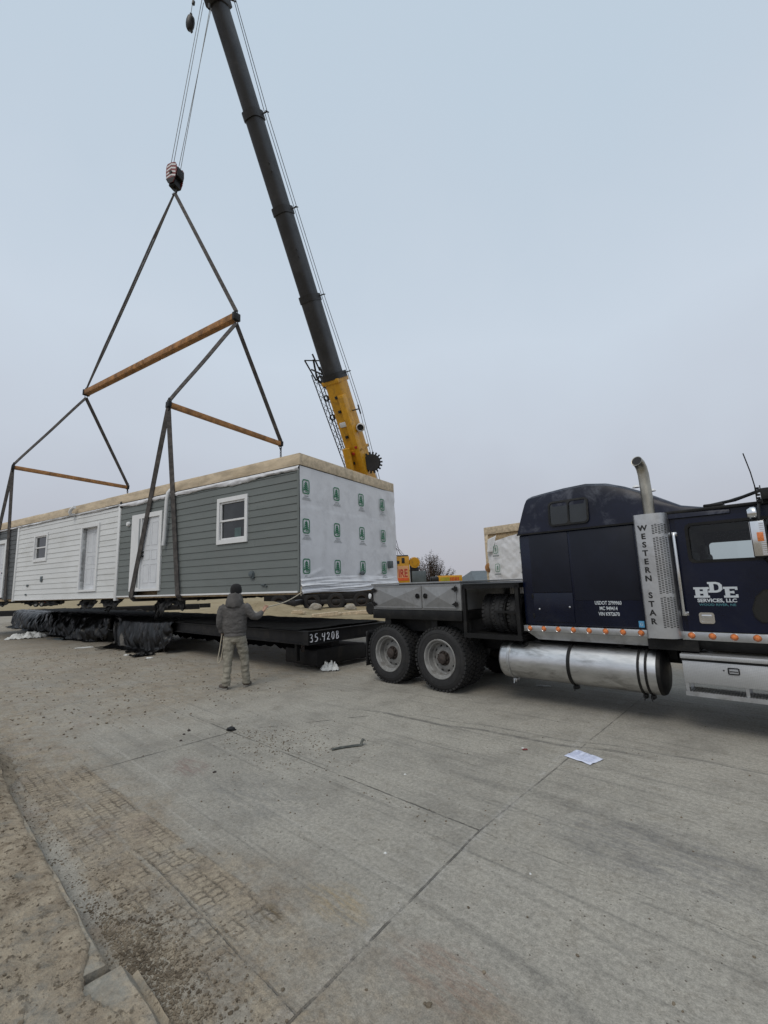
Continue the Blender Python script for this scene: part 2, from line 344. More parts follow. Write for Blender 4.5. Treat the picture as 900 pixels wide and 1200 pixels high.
    J = [('w', -3.08, -2.1, 2.62, .006, .8), ('w', -3.08, 2.6, 9, .004, .3), ('w', -4.74, 1.2, 2.8, .005, .55), ('w', -3.08, -12, -2.2, .006, .35),
         ('u', -.87, -4.62, -3.08, .008, 1.), ('s', (2.295, -.105), -4.9, -3.06, .0065, .75), ('s', (2.548, -.023), -3.06, 1.6, .006, .6), ('u', -4.35, -4.8, 3, .008, .6), ('u', 6.1, -4.8, 3, .008, .8), ('w', 1.1, -12, 9, .008, .6)]
    for (ax, p, a, c_, wd, am) in J:
        q, o = (v, u) if ax == 'w' else (u, v)
        if ax == 's': q = t.math('SUBTRACT', u, t.math('MULTIPLY', v, p[1])); p = p[0]
        d = t.math('ABSOLUTE', t.math('SUBTRACT', t.math('ADD', q, t.math('MULTIPLY', jit, .5)), p))
        k = t.math('MULTIPLY', t.ss(d, wd*1.5, wd*.5), t.math('MULTIPLY', t.math('GREATER_THAN', o, a), t.math('LESS_THAN', o, c_)))
        k = t.math('MULTIPLY', k, t.math('MULTIPLY', t.ss(t.noise(co, 4, 5, .8), .38, .60, .10, .85), am))
        jall = k if jall is None else t.math('MAXIMUM', jall, k)
    d = t.math('ABSOLUTE', t.math('SUBTRACT', t.math('ADD', u, jit), t.math('ADD', t.math('MULTIPLY', v, .62), .99)))
    k = t.math('MULTIPLY', t.ss(d, .012, .004), t.math('MULTIPLY', t.math('GREATER_THAN', v, -3.08), t.math('LESS_THAN', v, -1.5)))
    jall = t.math('MAXIMUM', jall, t.math('MULTIPLY', k, t.ss(t.noise(co, 4, 4), .48, .6)))
    # pale chalky edge along the transverse joint
    d = t.math('ABSOLUTE', t.math('SUBTRACT', t.math('ADD', t.math('ADD', u, jit), t.math('MULTIPLY', v, .07)), 2.42))
    k = t.math('MULTIPLY', t.ss(d, .06, .01), t.ss(t.noise(co, 7, 5, .8), .45, .62))
    col = t.mix(t.math('MULTIPLY', k, .45), col, (.36, .35, .33))
    col = t.mix(jall, col, (.045, .042, .038))
    # specks and fine grain
    vor = t.n('ShaderNodeTexVoronoi', {'Vector': co, 'Scale': 17.}).outputs['Distance']
    col = t.mix(t.math('MULTIPLY', t.math('LESS_THAN', vor, .09), t.ss(med, .40, .55, 0., .9)), col, (.07, .055, .042))
    vor3 = t.n('ShaderNodeTexVoronoi', {'Vector': co, 'Scale': 44.}).outputs['Distance']
    col = t.mix(t.math('MULTIPLY', t.math('LESS_THAN', vor3, .11), t.ss(m3, .48, .6, 0., .8)), col, (.10, .085, .065))
    vor2 = t.n('ShaderNodeTexVoronoi', {'Vector': co, 'Scale': 9.}).outputs['Distance']
    col = t.mix(t.math('MULTIPLY', t.math('LESS_THAN', vor2, .035), .8), col, (.42, .41, .39))
    g = t.math('ADD', t.math('MULTIPLY', t.ss(fine, .32, .68), .46), t.math('MULTIPLY', t.ss(grit, .32, .68), .30))
    col = t.mix(1., col, t.n('ShaderNodeCombineColor', {0: t.math('ADD', g, .58), 1: t.math('ADD', g, .58), 2: t.math('ADD', g, .58)}).outputs[0], 'MULTIPLY')
    t.L.new(col, b.inputs['Base Color'])
    t.L.new(t.math('SUBTRACT', .88, t.math('MULTIPLY', t.ss(med, .6, .35), .2)), b.inputs['Roughness']); b.inputs['Specular IOR Level'].default_value = .3
    h = t.math('ADD', t.math('MULTIPLY', fine, .25), t.math('ADD', t.math('MULTIPLY', soilf, t.noise(co, 18, 6, .75)), t.math('MULTIPLY', med, .4)))
    h = t.math('SUBTRACT', h, t.math('ADD', t.math('MULTIPLY', jall, 1.2), t.math('MULTIPLY', pr, .9)))
    bn = t.n('ShaderNodeBump', {'Height': h, 'Strength': 1., 'Distance': .016}); t.L.new(bn.outputs[0], b.inputs['Normal'])
    return m
def soil_mat(name, a, b_, c_, sc_=1., bump=1.):
    m, t, b = newmat(name); co = coords(t)
    n1 = t.noise(co, .8*sc_, 6, .7); n2 = t.noise(co, 6*sc_, 6, .75, .3); n3 = t.noise(co, 45*sc_, 4, .7)
    col = t.mix(t.ss(n1, .3, .7), a, b_); col = t.mix(t.math('MULTIPLY', t.ss(n2, .52, .68), .7), col, c_)
    g = t.math('ADD', t.math('MULTIPLY', n3, .6), .72)
    col = t.mix(1., col, t.n('ShaderNodeCombineColor', {0: g, 1: g, 2: g}).outputs[0], 'MULTIPLY')
    t.L.new(col, b.inputs['Base Color']); b.inputs['Roughness'].default_value = .95; b.inputs['Specular IOR Level'].default_value = .15
    bn = t.n('ShaderNodeBump', {'Height': t.math('ADD', t.math('MULTIPLY', n2, .7), t.math('MULTIPLY', n3, .3)), 'Strength': bump, 'Distance': .05}); t.L.new(bn.outputs[0], b.inputs['Normal'])
    return m
M['road'] = road_mat()
M['sand'] = soil_mat('sandy_soil', (.24, .195, .12), (.33, .275, .18), (.14, .11, .07), 1.)
M['verge'] = soil_mat('verge_soil', (.25, .21, .155), (.32, .285, .225), (.14, .108, .078), 2.6, 1.)
def kerb_mat(name, lo, hi, bump=.9):
    m, t, b = newmat(name); co = coords(t)
    n1 = t.noise(co, 1.3, 6, .72, .2); n2 = t.noise(co, 7, 6, .75, .3); n3 = t.noise(co, 60, 4, .75); n4 = t.noise(co, 22, 5, .75)
    con = t.mix(t.ss(n2, .3, .7), (.22, .212, .185), (.34, .325, .285))
    soil = t.mix(t.ss(n2, .32, .66), (.195, .155, .112), (.34, .29, .22))
    soil = t.mix(t.math('MULTIPLY', t.ss(n4, .53, .61), .8), soil, (.085, .066, .046)); soil = t.mix(t.math('MULTIPLY', t.ss(n4, .44, .36), .5), soil, (.34, .30, .235))
    f = t.math('ADD', t.math('MULTIPLY', n1, .62), t.math('MULTIPLY', n2, .38))
    col = t.mix(t.ss(f, lo, hi), con, soil)
    g = t.math('ADD', t.math('MULTIPLY', n3, .8), .6)
    col = t.mix(1., col, t.n('ShaderNodeCombineColor', {0: g, 1: g, 2: g}).outputs[0], 'MULTIPLY')
    t.L.new(col, b.inputs['Base Color']); b.inputs['Roughness'].default_value = .95; b.inputs['Specular IOR Level'].default_value = .15
    h = t.math('ADD', t.math('MULTIPLY', n4, .5), t.math('ADD', t.math('MULTIPLY', n2, .5), t.math('MULTIPLY', n3, .25)))
    bn = t.n('ShaderNodeBump', {'Height': h, 'Strength': bump, 'Distance': .03}); t.L.new(bn.outputs[0], b.inputs['Normal'])
    return m
M['verge2'] = kerb_mat('verge_soil_on_concrete', .34, .50, 1.)
M['kerb2'] = kerb_mat('dirty_kerb', .42, .58, .6)
M['kerb'] = mat('kerb_concrete', (.30, .28, .24), .9, 0, .2, 4, bump=.6, bs=40, dirt=(.24,.19,.135), da=.95, ds=4)

# open ground: one sheet to the horizon, with low banks of soil beyond the road
def ground_z(x, y):
    p = Vector((x, y, 0)) - TO; u = p.dot(Tv); wv = p.dot(Mv)
    z = -.09
    if wv > 5.6:
        f = min(1, (wv-5.6)/3); z += f*(.20 + .22*fbm((x*.12, y*.12, 0)) + .06*fbm((x*.7, y*.7, 3)))
        for (a, b_, s_, h) in ((-11.4, 24.5, 2.0, 1.5), (-14.5, 24.0, 1.6, .6), (-6.5, 22.5, 1.8, .55), (-24, 33, 3, 1.0), (-7.8, 29, 2.2, .8)):
            d2 = ((x-a)**2 + (y-b_)**2)/(s_*s_); z += h*math.exp(-d2)*f*(1+.25*fbm((x*1.4, y*1.4, 5)))
    far = math.hypot(x, y)
    if far > 90: z = min(z, .1) - 0.0
    return z
mb = MB()
ax = [-1600, -900, -500, -300, -200, -150, -120, -100, -80, -70, -60] + [-52 + k*.8 for k in range(116)] + [50, 60, 75, 90, 120, 160, 250, 500, 900, 1600]
ay = [-1600, -900, -400, -200, -120, -80, -50, -35, -25, -18, -12, -8, -5, -2, 1, 4, 7] + [9 + k*.7 for k in range(75)] + [66, 72, 80, 90, 110, 150, 220, 400, 900, 1600]
vs = [(x, y, ground_z(x, y)) for x in ax for y in ay]
n = len(ay)
mb.add(vs, [(i*n+j, (i+1)*n+j, (i+1)*n+j+1, i*n+j+1) for i in range(len(ax)-1) for j in range(n-1)])
tag(mb.build('ground', M['sand'], None, 60), kind='structure')
# concrete road
mb = MB()
mb.grid(90, 12, lambda a, b_: Vector((-70 + 115*a, -5.22 + 10.6*b_, 0)))
road = mb.build('road', M['road'], None, 0); road.location = TO; road.rotation_euler = (0, 0, TA); tag(road, kind='structure')
# road slab edge so that the concrete has a thickness beyond the far side
# kerb: cast lengths on the near side with a broken joint, and the far kerb
def kerb(u0_, u1_, w0, w1, h, seed, rough=.012, round_=.03, name='kerb'):
    mb = MB(); nu = max(4, int((u1_-u0_)/.06)) if u1_-u0_ < 12 else int((u1_-u0_)/.5)
    prof = [(w1, -.05), (w1, h*.35), (w1 - round_*.35, h-round_), (w1-round_, h), ((w0+w1)/2, h+.004), (w0, h), (w0, -.05)]
    def f(a, b_):
        i = b_*(len(prof)-1); k = min(int(i), len(prof)-2); q = i-k
        y = prof[k][0]*(1-q)+prof[k+1][0]*q; z = prof[k][1]*(1-q)+prof[k+1][1]*q; x = u0_+(u1_-u0_)*a
        d = fbm((x*3+seed, y*5, z*5))*rough
        return Vector((x, y+d, z+d*.7 if z > 0 else z))
    mb.grid(nu, 12, f)
    for ue in (u0_, u1_): mb.add([(ue, y, z) for y, z in prof], [tuple(range(len(prof)))])
    o_ = mb.build(name, M['kerb2'], None, 50); o_.location = TO; o_.rotation_euler = (0, 0, TA); tag(o_, kind='structure'); return o_
kerb(-3.0, 2.06, -5.40, -5.205, .10, 1, .006)
kerb(2.10, 3.6, -5.45, -5.12, .09, 5, .012, .07)
kerb(-70, -3.04, -5.42, -5.21, .09, 9)
kerb(3.64, 30, -5.42, -5.21, .10, 12)
kerb(-70, 45, 5.38, 5.6, .12, 3)
# dirt verge on the near side, spilling over the kerb in places
def verge_h(u, w_):
    far_ = min(1, max(0, (-5.25-w_)/.3)); base = .112 + far_*(.035*fbm((u*.9, w_*.9, 2)) + .035*abs(fbm((u*3.3, w_*3.3, 7), 5))) + (.25+.75*far_)*(.012*fbm((u*12, w_*12, 1), 5) + .03*max(0, abs(fbm((u*8, w_*8, 11), 3))-.25))
    cover = min(1, max(0, (-5.212 - w_ - .012*abs(fbm((u*1.3, 0, 3))) - .10*max(0, 1-abs(u-2.15)/.30))/.03))                        # dips under the kerb top at its road side
    h = base*cover + (-.06)*(1-cover)
    # soil heap over the kerb higher up the street
    for (a, b_, su, sw, hh) in ((-1.75, -5.26, .75, .20, .17), (-.55, -5.36, .45, .10, .06), (-3.2, -5.6, 1.2, .4, .15)):
        h += hh*math.exp(-((u-a)/su)**2 - ((w_-b_)/sw)**2)*(1 + .5*fbm((u*6, w_*6, 4)))
    return h
mb = MB()
us = [-60, -40, -25, -16, -12, -9, -7] + [-5.5 + .035*k for k in range(265)] + [4, 4.4, 5, 6, 8, 12, 20, 40]
ws = [-5.0, -5.05, -5.1, -5.14, -5.17, -5.19] + [-5.205 - .018*k for k in range(78)] + [-6.68, -6.8, -7.0, -7.5, -8.5, -10, -14, -20, -40]
vs = [(u, q, verge_h(u, q)) for u in us for q in ws]; n = len(ws)
mb.add(vs, [(i*n+j, (i+1)*n+j, (i+1)*n+j+1, i*n+j+1) for i in range(len(us)-1) for j in range(n-1)])
o = mb.build('verge', M['verge2'], None, 60); o.location = TO; o.rotation_euler = (0, 0, TA); tag(o, kind='structure')
# crumbs of soil and grit lying on road and verge
ICO = None
def ico():
    bm = bmesh.new(); bmesh.ops.create_icosphere(bm, subdivisions=1, radius=1); v = [x.co.copy() for x in bm.verts]; f = [[y.index for y in x.verts] for x in bm.faces]; bm.free(); return v, f
IV, IF = ico()
def clods(mb, pts, m=0):
    for (u, w_, z, s) in pts:
        sx, sy, sz = s*random.uniform(.8, 1.2), s*random.uniform(.7, 1.1), s*random.uniform(.5, .9); a = random.uniform(0, 6.3); ca, sa = math.cos(a), math.sin(a)
        vs = []
        for v in IV:
            k = 1 + random.uniform(-.25, .25); x, y = v.x*sx*k, v.y*sy*k
            vs.append((u + x*ca - y*sa, w_ + x*sa + y*ca, z + v.z*sz*k + sz*.3))
        mb.add(vs, IF, m)
pts = []
for _ in range(3800):
    u = random.uniform(-3.5, 3.2); w_ = -5.2 + abs(random.gauss(0, .13)); pts.append((u, w_, 0, .0015+.006*random.random()**4))
for _ in range(4200):
    u = random.gauss(2.1, .38); w_ = -5.14 + abs(random.gauss(0, .13)); pts.append((u, w_, 0, .002+.008*random.random()**3))
for _ in range(500): pts.append((random.gauss(-.1, .55), random.gauss(-2.95, .28), 0, random.uniform(.003, .010)))
for _ in range(26): pts.append((random.gauss(2.0, .25), random.gauss(-3.15, .06), 0, random.uniform(.002, .010)))
for _ in range(420): pts.append((random.uniform(-6, 6), random.uniform(-4.8, .5), 0, random.uniform(.002, .009)))
for _ in range(900): pts.append((random.uniform(-14, -2), random.uniform(-4.8, -.8), 0, random.uniform(.005, .02)))
for _ in range(2600):
    u = random.uniform(-3, 3.2); w_ = random.uniform(-6.6, -5.3); s_ = random.uniform(.002, .008) * (2 if random.random() < .05 else 1); pts.append((u, w_, max(.09, verge_h(u, w_)), s_))
mb = MB(); clods(mb, pts)
M['crumb'] = mat('dark_soil', (.13, .105, .078), .95, 0, .35, 8, c2=(.22, .185, .14), spec=.1)
o = mb.build('soil_crumbs', M['crumb'], None, 40); o.location = TO; o.rotation_euler = (0, 0, TA); tag(o, 'loose crumbs of brown soil and grit scattered on the concrete and kerb', 'soil crumbs', kind='stuff')
for k, (u, w_, s_, lab) in enumerate(((-.93, -3.06, .045, 'dark clod of soil lying where the two road joints cross'), (3.17, -4.36, .014, 'small brown clod on the rusty smear near the bottom of the picture'))):
    mb = MB(); clods(mb, [(0, 0, 0, s_), (s_*.9, .01, 0, s_*.5), (-s_*.9, .01, 0, s_*.6)])
    o = mb.build('clod', M['belly'] if k == 0 else M['crumb'], None, 40); o.location = W(u, w_, 0); tag(o, lab, 'clod')

# ---------------------------------------------------------------- wheels
def wheel_meshes(r=.5, wd=.27, rim_r=.3, deep=.155, n_lug=44):
    ty = MB(); k = r/.5
    prof = [(rim_r-.01, .03), (rim_r+.015, .005), (.36*k, -.004), (.42*k, -.002), (.462*k, .012), (.483*k, .03), (.488*k, .05), (.488*k, wd-.05), (.483*k, wd-.03), (.462*k, wd-.012), (.42*k, wd+.002), (.36*k, wd), (rim_r-.01, wd-.03)]
    ty.lathe(prof, (0,0,0), (0,1,0), 48)
    ty.lathe([(.40*k, -.006), (.405*k, -.009), (.41*k, -.006)], (0,0,0), (0,1,0), 48)
    for i in range(n_lug):
        a = 2*math.pi*i/n_lug
        for j, (yy, ww, off) in enumerate(((.028, .05, 0), (.095, .055, .5), (wd-.095, .055, 0), (wd-.028, .05, .5))):
            aa = a + off*2*math.pi/n_lug
            mt = Matrix.Rotation(aa, 4, 'Y'); hw = .5*2*math.pi*r/n_lug*.62
            lo = .47*k if j in (0, 3) else .484*k
            ty.box(-hw, hw, yy-ww/2, yy+ww/2, lo, r, mat=mt)
    rm = MB()
    rm.lathe([(rim_r, .03), (rim_r+.012, .002), (rim_r+.004, -.006), (rim_r-.012, -.002), (rim_r-.022, .02), (rim_r-.03, .05), (rim_r-.045, .055), (rim_r-.05, deep), (rim_r-.075, deep+.01)], (0,0,0), (0,1,0), 60)
    # disc with hand holes
    rings = [rim_r-.075, rim_r-.088, rim_r-.115, rim_r-.13, .115]; hs = [deep+.01, deep+.004, deep-.008, deep-.016, deep-.03]
    seg = 60; base = []
    vs = [((ri)*math.sin(2*math.pi*q/seg), hs[i], ri*math.cos(2*math.pi*q/seg)) for i, ri in enumerate(rings) for q in range(seg)]
    fs = []
    for i in range(4):
        for q in range(seg):
            if i == 1 and q % 6 in (0, 1): continue
            fs.append((i*seg+q, i*seg+(q+1) % seg, (i+1)*seg+(q+1) % seg, (i+1)*seg+q))
    rm.add(vs, fs)
    rm.add([(x, y+.012, z) for x, y, z in vs], fs)
    hb = MB()
    hb.lathe([(.16, deep+.03), (.155, deep+.02), (.118, deep-.028), (.112, deep-.04), (.085, deep-.045), (.08, deep-.10), (.062, deep-.115), (.001, deep-.118)], (0,0,0), (0,1,0), 28)
    hb.lathe([(rim_r-.055, deep+.09), (.001, deep+.09)], (0,0,0), (0,1,0), 28)
    for q in range(10):
        a = 2*math.pi*q/10; p = Vector((.1*math.sin(a), deep-.04, .1*math.cos(a))); hb.tube([p, p+Vector((0,-.03,0))], .013, 6)
    return ty, rm, hb
ty, rm, hb = wheel_meshes()
tyre_me = None
def make_wheel(parent, x, y, z, flip=False, first=[None], steer=False):
    if first[0] is None:
        a = ty.build('wheel', M['rubber'], None, 30); b_ = rm.build('rim', M['rim'], a, 40); c = hb.build('hub', M['hub'], a, 40); first[0] = a; o = a
    else: o = copy_tree(first[0])
    o.parent = parent; o.location = (x, y, z); o.rotation_euler = (0, random.uniform(0, .5), math.pi if flip else 0)
    return o

# ---------------------------------------------------------------- the toter truck
truck = thing('semi_truck', TO, TA, 'dark navy blue sleeper cab semi truck with upright exhaust stack and grey toolbox behind', 'truck')
P = truck
mb = MB()
for yy in (.72, 1.60): mb.box(-1.5, 6.2, yy, yy+.08, .62, .90)
for xx in (-1.5, -.62, .45, 1.6, 2.9, 4.3, 5.9): mb.box(xx, xx+.1, .80, 1.60, .66, .86)
mb.build('chassis_frame', M['black'], P)
mb = MB()
for xx in (0, -1.12):
    mb = MB(); mb.tube([(xx, .3, .5), (xx, 2.1, .5)], .09, 12); mb.lathe([(.05, -.2), (.17, -.1), (.2, 0), (.17, .1), (.05, .2)], (xx, 1.2, .5), (0, 1, 0), 16)
    for yy in (.66, 1.74): mb.lathe([(.02, 0), (.11, .01), (.13, .08), (.11, .15), (.13, .22), (.02, .24)], (xx-.3, yy, .55), (0, 0, 1), 14); mb.box(xx-.45, xx+.4, yy-.05, yy+.05, .42, .52)
    mb.build('axle', M['black'], P)
mb = MB(); mb.tube([(5.25, .35, .5), (5.25, 2.05, .5)], .07, 10); mb.build('axle', M['black'], P)
for xx in (0., -1.12):
    make_wheel(P, xx, 0, .5); make_wheel(P, xx, .33, .5); make_wheel(P, xx, 2.4, .5, True); make_wheel(P, xx, 2.07, .5, True)
make_wheel(P, 5.25, .05, .5); make_wheel(P, 5.25, 2.35, .5, True)
for yy in (.02, 1.82):
    mb = MB(); mb.grid(6, 8, lambda a, b_: Vector((-1.68 - .03*math.sin(a*3)-.02*b_, yy + .56*a, .86 - .62*b_))); mb.build('mudflap', M['belly'], P, thick=.012)
# toolbox
mb = MB()
mb.box(-1.49, .45, .045, 2.35, 1.26, 1.69, .008); mb.box(-1.52, .46, .02, 2.38, 1.70, 1.725, .006)
tb = mb.build('toolbox', M['toolbox'], P)
for (xa, xb) in ((-1.43, -.335), (-.305, .37)):
    mb = MB(); cx = (xa+xb)/2; cz = 1.475; za, zb = 1.295, 1.665
    mb.box(xa, xb, .028, .044, za, zb)
    ins = .025; q = [(xa+ins, .027, za+ins), (xb-ins, .027, za+ins), (xb-ins, .027, zb-ins), (xa+ins, .027, zb-ins), (cx, -.012, cz)]
    mb.add(q, [(0, 1, 4), (1, 2, 4), (2, 3, 4), (3, 0, 4)])
    d = mb.build('toolbox_door', M['toolbox'], P, 0)
    s = xb-.07 if xa < -1 else xa+.07
    m2 = MB(); m2.lathe([(.042, 0), (.042, -.012), (.034, -.014), (.03, -.004), (.001, -.004)], (s, .014, 1.495), (0, 1, 0), 16); m2.box(s-.03, s+.03, -.012, .004, 1.487, 1.503)
    m2.build('latch', M['black'], d)
    s = xa if xa < -1 else xb; sg = 1 if xa < -1 else -1
    for zz in (1.36, 1.60):
        m2 = MB(); m2.plate([(s-.045*sg, zz-.028), (s+.0*sg, zz-.035), (s+.075*sg, zz), (s, zz+.035), (s-.045*sg, zz+.028)], [], lambda a, b_, dd: Vector((a, .014-dd, b_)), .01)
        m2.tube([(s, .005, zz-.045), (s, .005, zz+.045)], .009, 8); m2.build('hinge', M['black'], d)
mb = MB(); mb.box(-1.50, .46, .03, 2.37, 1.10, 1.255, .01); mb.box(-1.45, .44, .3, 2.1, .88, 1.10)
mb.box(-1.2, -1.08, .06, .3, .98, 1.10); mb.box(-.2, -.08, .1, .5, .9, 1.1)
mb.build('deck_rail', M['black'], P)
mb = MB(); mb.lathe([(.001, 0), (.10, 0), (.115, .02), (.115, .2), (.10, .22), (.001, .22)], (-1.60, .05, 1.27), (0, 1, 0), 20)
mb.tube([(-1.6, .16, 1.2), (-1.52, .2, 1.14)], .03); mb.build('air_hose_reel', M['black'], P)
mb = MB(); mb.lathe([(.001, 0), (.045, 0), (.05, .02), (.001, .03)], (-1.58, .06, 1.50), (-.3, -1, 0), 14, 0); mb.build('work_light', M['trim'], P)
mb = MB(); mb.tube([(-1.50, .1, 1.45), (-1.58, .09, 1.47), (-1.6, .12, 1.62), (-1.50, .14, 1.66)], .012, 6, 0); mb.tube([(-1.5, .1, 1.38), (-1.56, .07, 1.4)], .02, 6); mb.build('light_bracket', M['black'], P)
# open rack behind the sleeper
mb = MB()
for xx in (.47, 1.37):
    for yy in (.05, 2.27): mb.box(xx, xx+.055, yy, yy+.055, .88, 1.64)
for xx in (.85, 1.18): mb.box(xx, xx+.04, 2.28, 2.32, .9, 1.62)
for yy in (.05, 2.27): mb.box(.47, 1.44, yy, yy+.06, 1.60, 1.66); mb.box(.47, 1.44, yy-.01, yy+.07, .86, .93)
for xx in (.47, 1.385): mb.box(xx, xx+.055, .11, 2.27, 1.602, 1.655); mb.box(xx, xx+.055, .12, 2.26, .872, .925)
mb.box(.53, 1.38, .12, 2.26, .90, .92); mb.box(1.0, 1.43, .062, .1, 1.24, 1.27)
mb.box(.5, 1.45, .04, 2.34, 1.661, 1.672)
mb.build('tyre_rack', M['black'], P)
mb = MB()
for k in range(9): mb.box(.51, .522, 1.5+k*.075, 1.555+k*.075, .95, 1.58)
mb.box(.50, .51, 1.48, 2.2, .94, 1.59); mb.build('slatted_panel', M['toolbox'], P)
# sleeper
Z0 = 1.075
mb = MB(); mb.box(1.46, 3.02, .12, 2.28, Z0, 2.352, .035)
for k in range(27):
    for zz in (1.12, 2.31): mb.lathe([(.001, -.003), (.005, -.002), (.006, 0)], (1.50+k*.057, .1195, zz), (0, 1, 0), 6)
slp = mb.build('sleeper', M['paint'], P)
mb = MB(); mb.box(1.62, 2.17, .112, .124, 1.53, 2.33, .004); mb.build('side_panel', M['panel'], slp)
mb = MB(); mb.box(2.20, 2.98, .113, .124, 1.42, 2.33, .004); mb.build('side_panel', M['panel'], slp)
mb = MB(); mb.box(1.62, 2.17, .108, .124, 1.13, 1.515, .005)
d = mb.build('luggage_hatch', M['paint'], slp)
mb = MB(); mb.lathe([(.001, -.006), (.012, -.004), (.014, 0)], (1.70, .106, 1.30), (0, 1, 0), 12); mb.build('lock', M['chrome'], d); mb = MB(); mb.lathe([(.001, -.006), (.012, -.004), (.014, 0)], (2.12, .106, 1.33), (0, 1, 0), 12); mb.build('lock', M['chrome'], d)
# high roof fairing: stations along the roof
def loft(stations, name, mt, parent, smooth=35):
    """stations: list of lists of (x,y,z) rings with equal counts"""
    mb = MB(); n = len(stations[0]); vs = [p for s in stations for p in s]
    fs = [(i*n+j, i*n+j+1, (i+1)*n+j+1, (i+1)*n+j) for i in range(len(stations)-1) for j in range(n-1)]
    fs += [tuple(range(n)), tuple(range((len(stations)-1)*n, len(stations)*n))]
    mb.add(vs, fs); return mb.build(name, mt, parent, smooth)
def roof_ring(x, h, slant=0, zb=2.352, ins=.10):
    H_ = h - zb
    half = [(ins, 0), (ins+.005, H_*.3), (ins+.015, H_*.6), (ins+.028, H_*.80), (ins+.055, H_*.92), (ins+.10, H_*.98), (ins+.2, H_*1.0), (.8, H_*1.01), (1.2, H_*1.015)]
    pts = half + [(2.4-y, z) for y, z in reversed(half[:-1])]
    return [(x + slant*z, y, zb+z) for y, z in pts]
st = [roof_ring(1.455, 2.89, .32), roof_ring(1.60, 2.91, .16), roof_ring(1.85, 2.93, .05), roof_ring(2.15, 2.955), roof_ring(2.45, 2.965), roof_ring(2.7, 2.925), roof_ring(2.9, 2.85), roof_ring(3.1, 2.75), roof_ring(3.3, 2.63), roof_ring(3.5, 2.51), roof_ring(3.75, 2.45), roof_ring(3.95, 2.42)]
fair = loft(st, 'roof_fairing', M['paint_worn'], P, 30)
mb = MB(); mb.box(1.45, 3.02, .094, .11, 2.34, 2.362); mb.build('seam', M['black'], fair)
# sleeper window, follows the side of the fairing
def wmap(a, b_, dd): return Vector((a + .0*(b_-2.35), .088 + .018*((b_-2.40)/.4) + max(0, b_-2.66)*.22 - dd, b_))
mb = MB(); mb.plate(rrect(1.95, 2.49, 2.415, 2.765, .06), [rrect(1.975, 2.215, 2.44, 2.74, .04), rrect(2.235, 2.465, 2.44, 2.74, .04)], wmap, .014)
f = mb.build('window', M['black'], fair)
mb = MB(); mb.plate(rrect(1.96, 2.48, 2.425, 2.755, .05), [], wmap, .004); mb.build('pane', M['darkglass'], f)
for xx in (3.02, 3.2):
    mb = MB(); mb.lathe([(.001, .03), (.03, .028), (.045, .012), (.05, 0)], (xx-.1, .75, 2.90 - (xx-3)*.45), (0, 0, 1), 12); mb.build('roof_vent', M['trim'], fair)
# skirt with marker lamps
mb = MB()
mb.box(1.45, 3.03, .085, .20, .995, 1.075, .004); mb.add([(1.50, .09, .993), (3.03, .09, .993), (3.03, .16, .885), (1.62, .16, .885), (1.50, .2, .993), (3.03, .2, .993), (3.03, .2, .885), (1.62, .2, .885)], [(0,1,2,3), (4,5,6,7), (0,3,7,4), (1,2,6,5), (3,2,6,7)])
mb.box(3.36, 4.75, .085, .20, .985, 1.075, .004)
skirt = mb.build('side_skirt', M['alu'], P)
mb = MB(); mb.add([(3.36, .095, .983), (4.75, .095, .983), (4.75, .2, .87), (3.55, .2, .87), (3.36, .3, .983), (4.75, .3, .983), (4.75, .3, .87), (3.55, .3, .87)], [(0,1,2,3), (4,5,6,7), (0,3,7,4), (1,2,6,5), (3,2,6,7)]); mb.box(3.0, 3.5, .1, .5, .86, .985)
mb.build('lower_skirt', M['black'], P)
for k in range(8): 
    mb = MB(); x = 1.545 + k*.2; mb.lathe([(.001, -.026), (.016, -.023), (.025, -.013), (.028, 0)], (x, .084, 1.038), (0, 1, 0), 16); mb.lathe([(.028, -.001), (.036, -.006), (.038, 0)], (x, .084, 1.038), (0, 1, 0), 16, 1)
    mb.build('marker_lamp', [M['amber'], M['chrome']], skirt)
for k in range(6):
    mb = MB(); x = 3.45 + k*.19; mb.lathe([(.001, -.026), (.016, -.023), (.025, -.013), (.028, 0)], (x, .084, 1.035), (0, 1, 0), 16); mb.lathe([(.028, -.001), (.036, -.006), (.038, 0)], (x, .084, 1.035), (0, 1, 0), 16, 1)
    mb.build('marker_lamp', [M['amber'], M['chrome']], skirt)
for zz in (1.18, 1.45):
    mb = MB(); mb.box(1.600, 1.625, .104, .122, zz, zz+.06, .003); mb.build('hinge', M['black'], slp)
# lettering on the sleeper
for k, s in enumerate(('USDOT 2799960', 'MC 949414', 'VIN K972670')):
    text('lettering', s, .062, (2.60, .1085, 1.365 - k*.068), (1, 0, 0), (0, 0, 1), M['letter'], slp, .0008, .0012, .72)
mb = MB(); mb.box(2.925, 2.985, .107, .112, 1.10, 1.175)
d = mb.build('sticker', M['bluest'], slp, 0)
text('sticker_mark', 'G', .05, (2.955, .1058, 1.12), (1, 0, 0), (0, 0, 1), M['letter'], d, .0005, 0, 1)
# exhaust stack
mb = MB(); secs = [(3.03, .22), (3.03, .0), (3.035, -.025), (3.06, -.04), (3.14, -.047), (3.215, -.047), (3.27, -.04), (3.32, -.015), (3.355, .03), (3.37, .09), (3.37, .22)]
th_ = [(x, y) for x, y in secs]
mb.add([(x, y, z) for z in (1.0, 2.425) for x, y in th_], [(i, i+1, i+1+len(th_), i+len(th_)) for i in range(len(th_)-1)] + [tuple(range(len(th_))), tuple(range(len(th_), 2*len(th_)))])
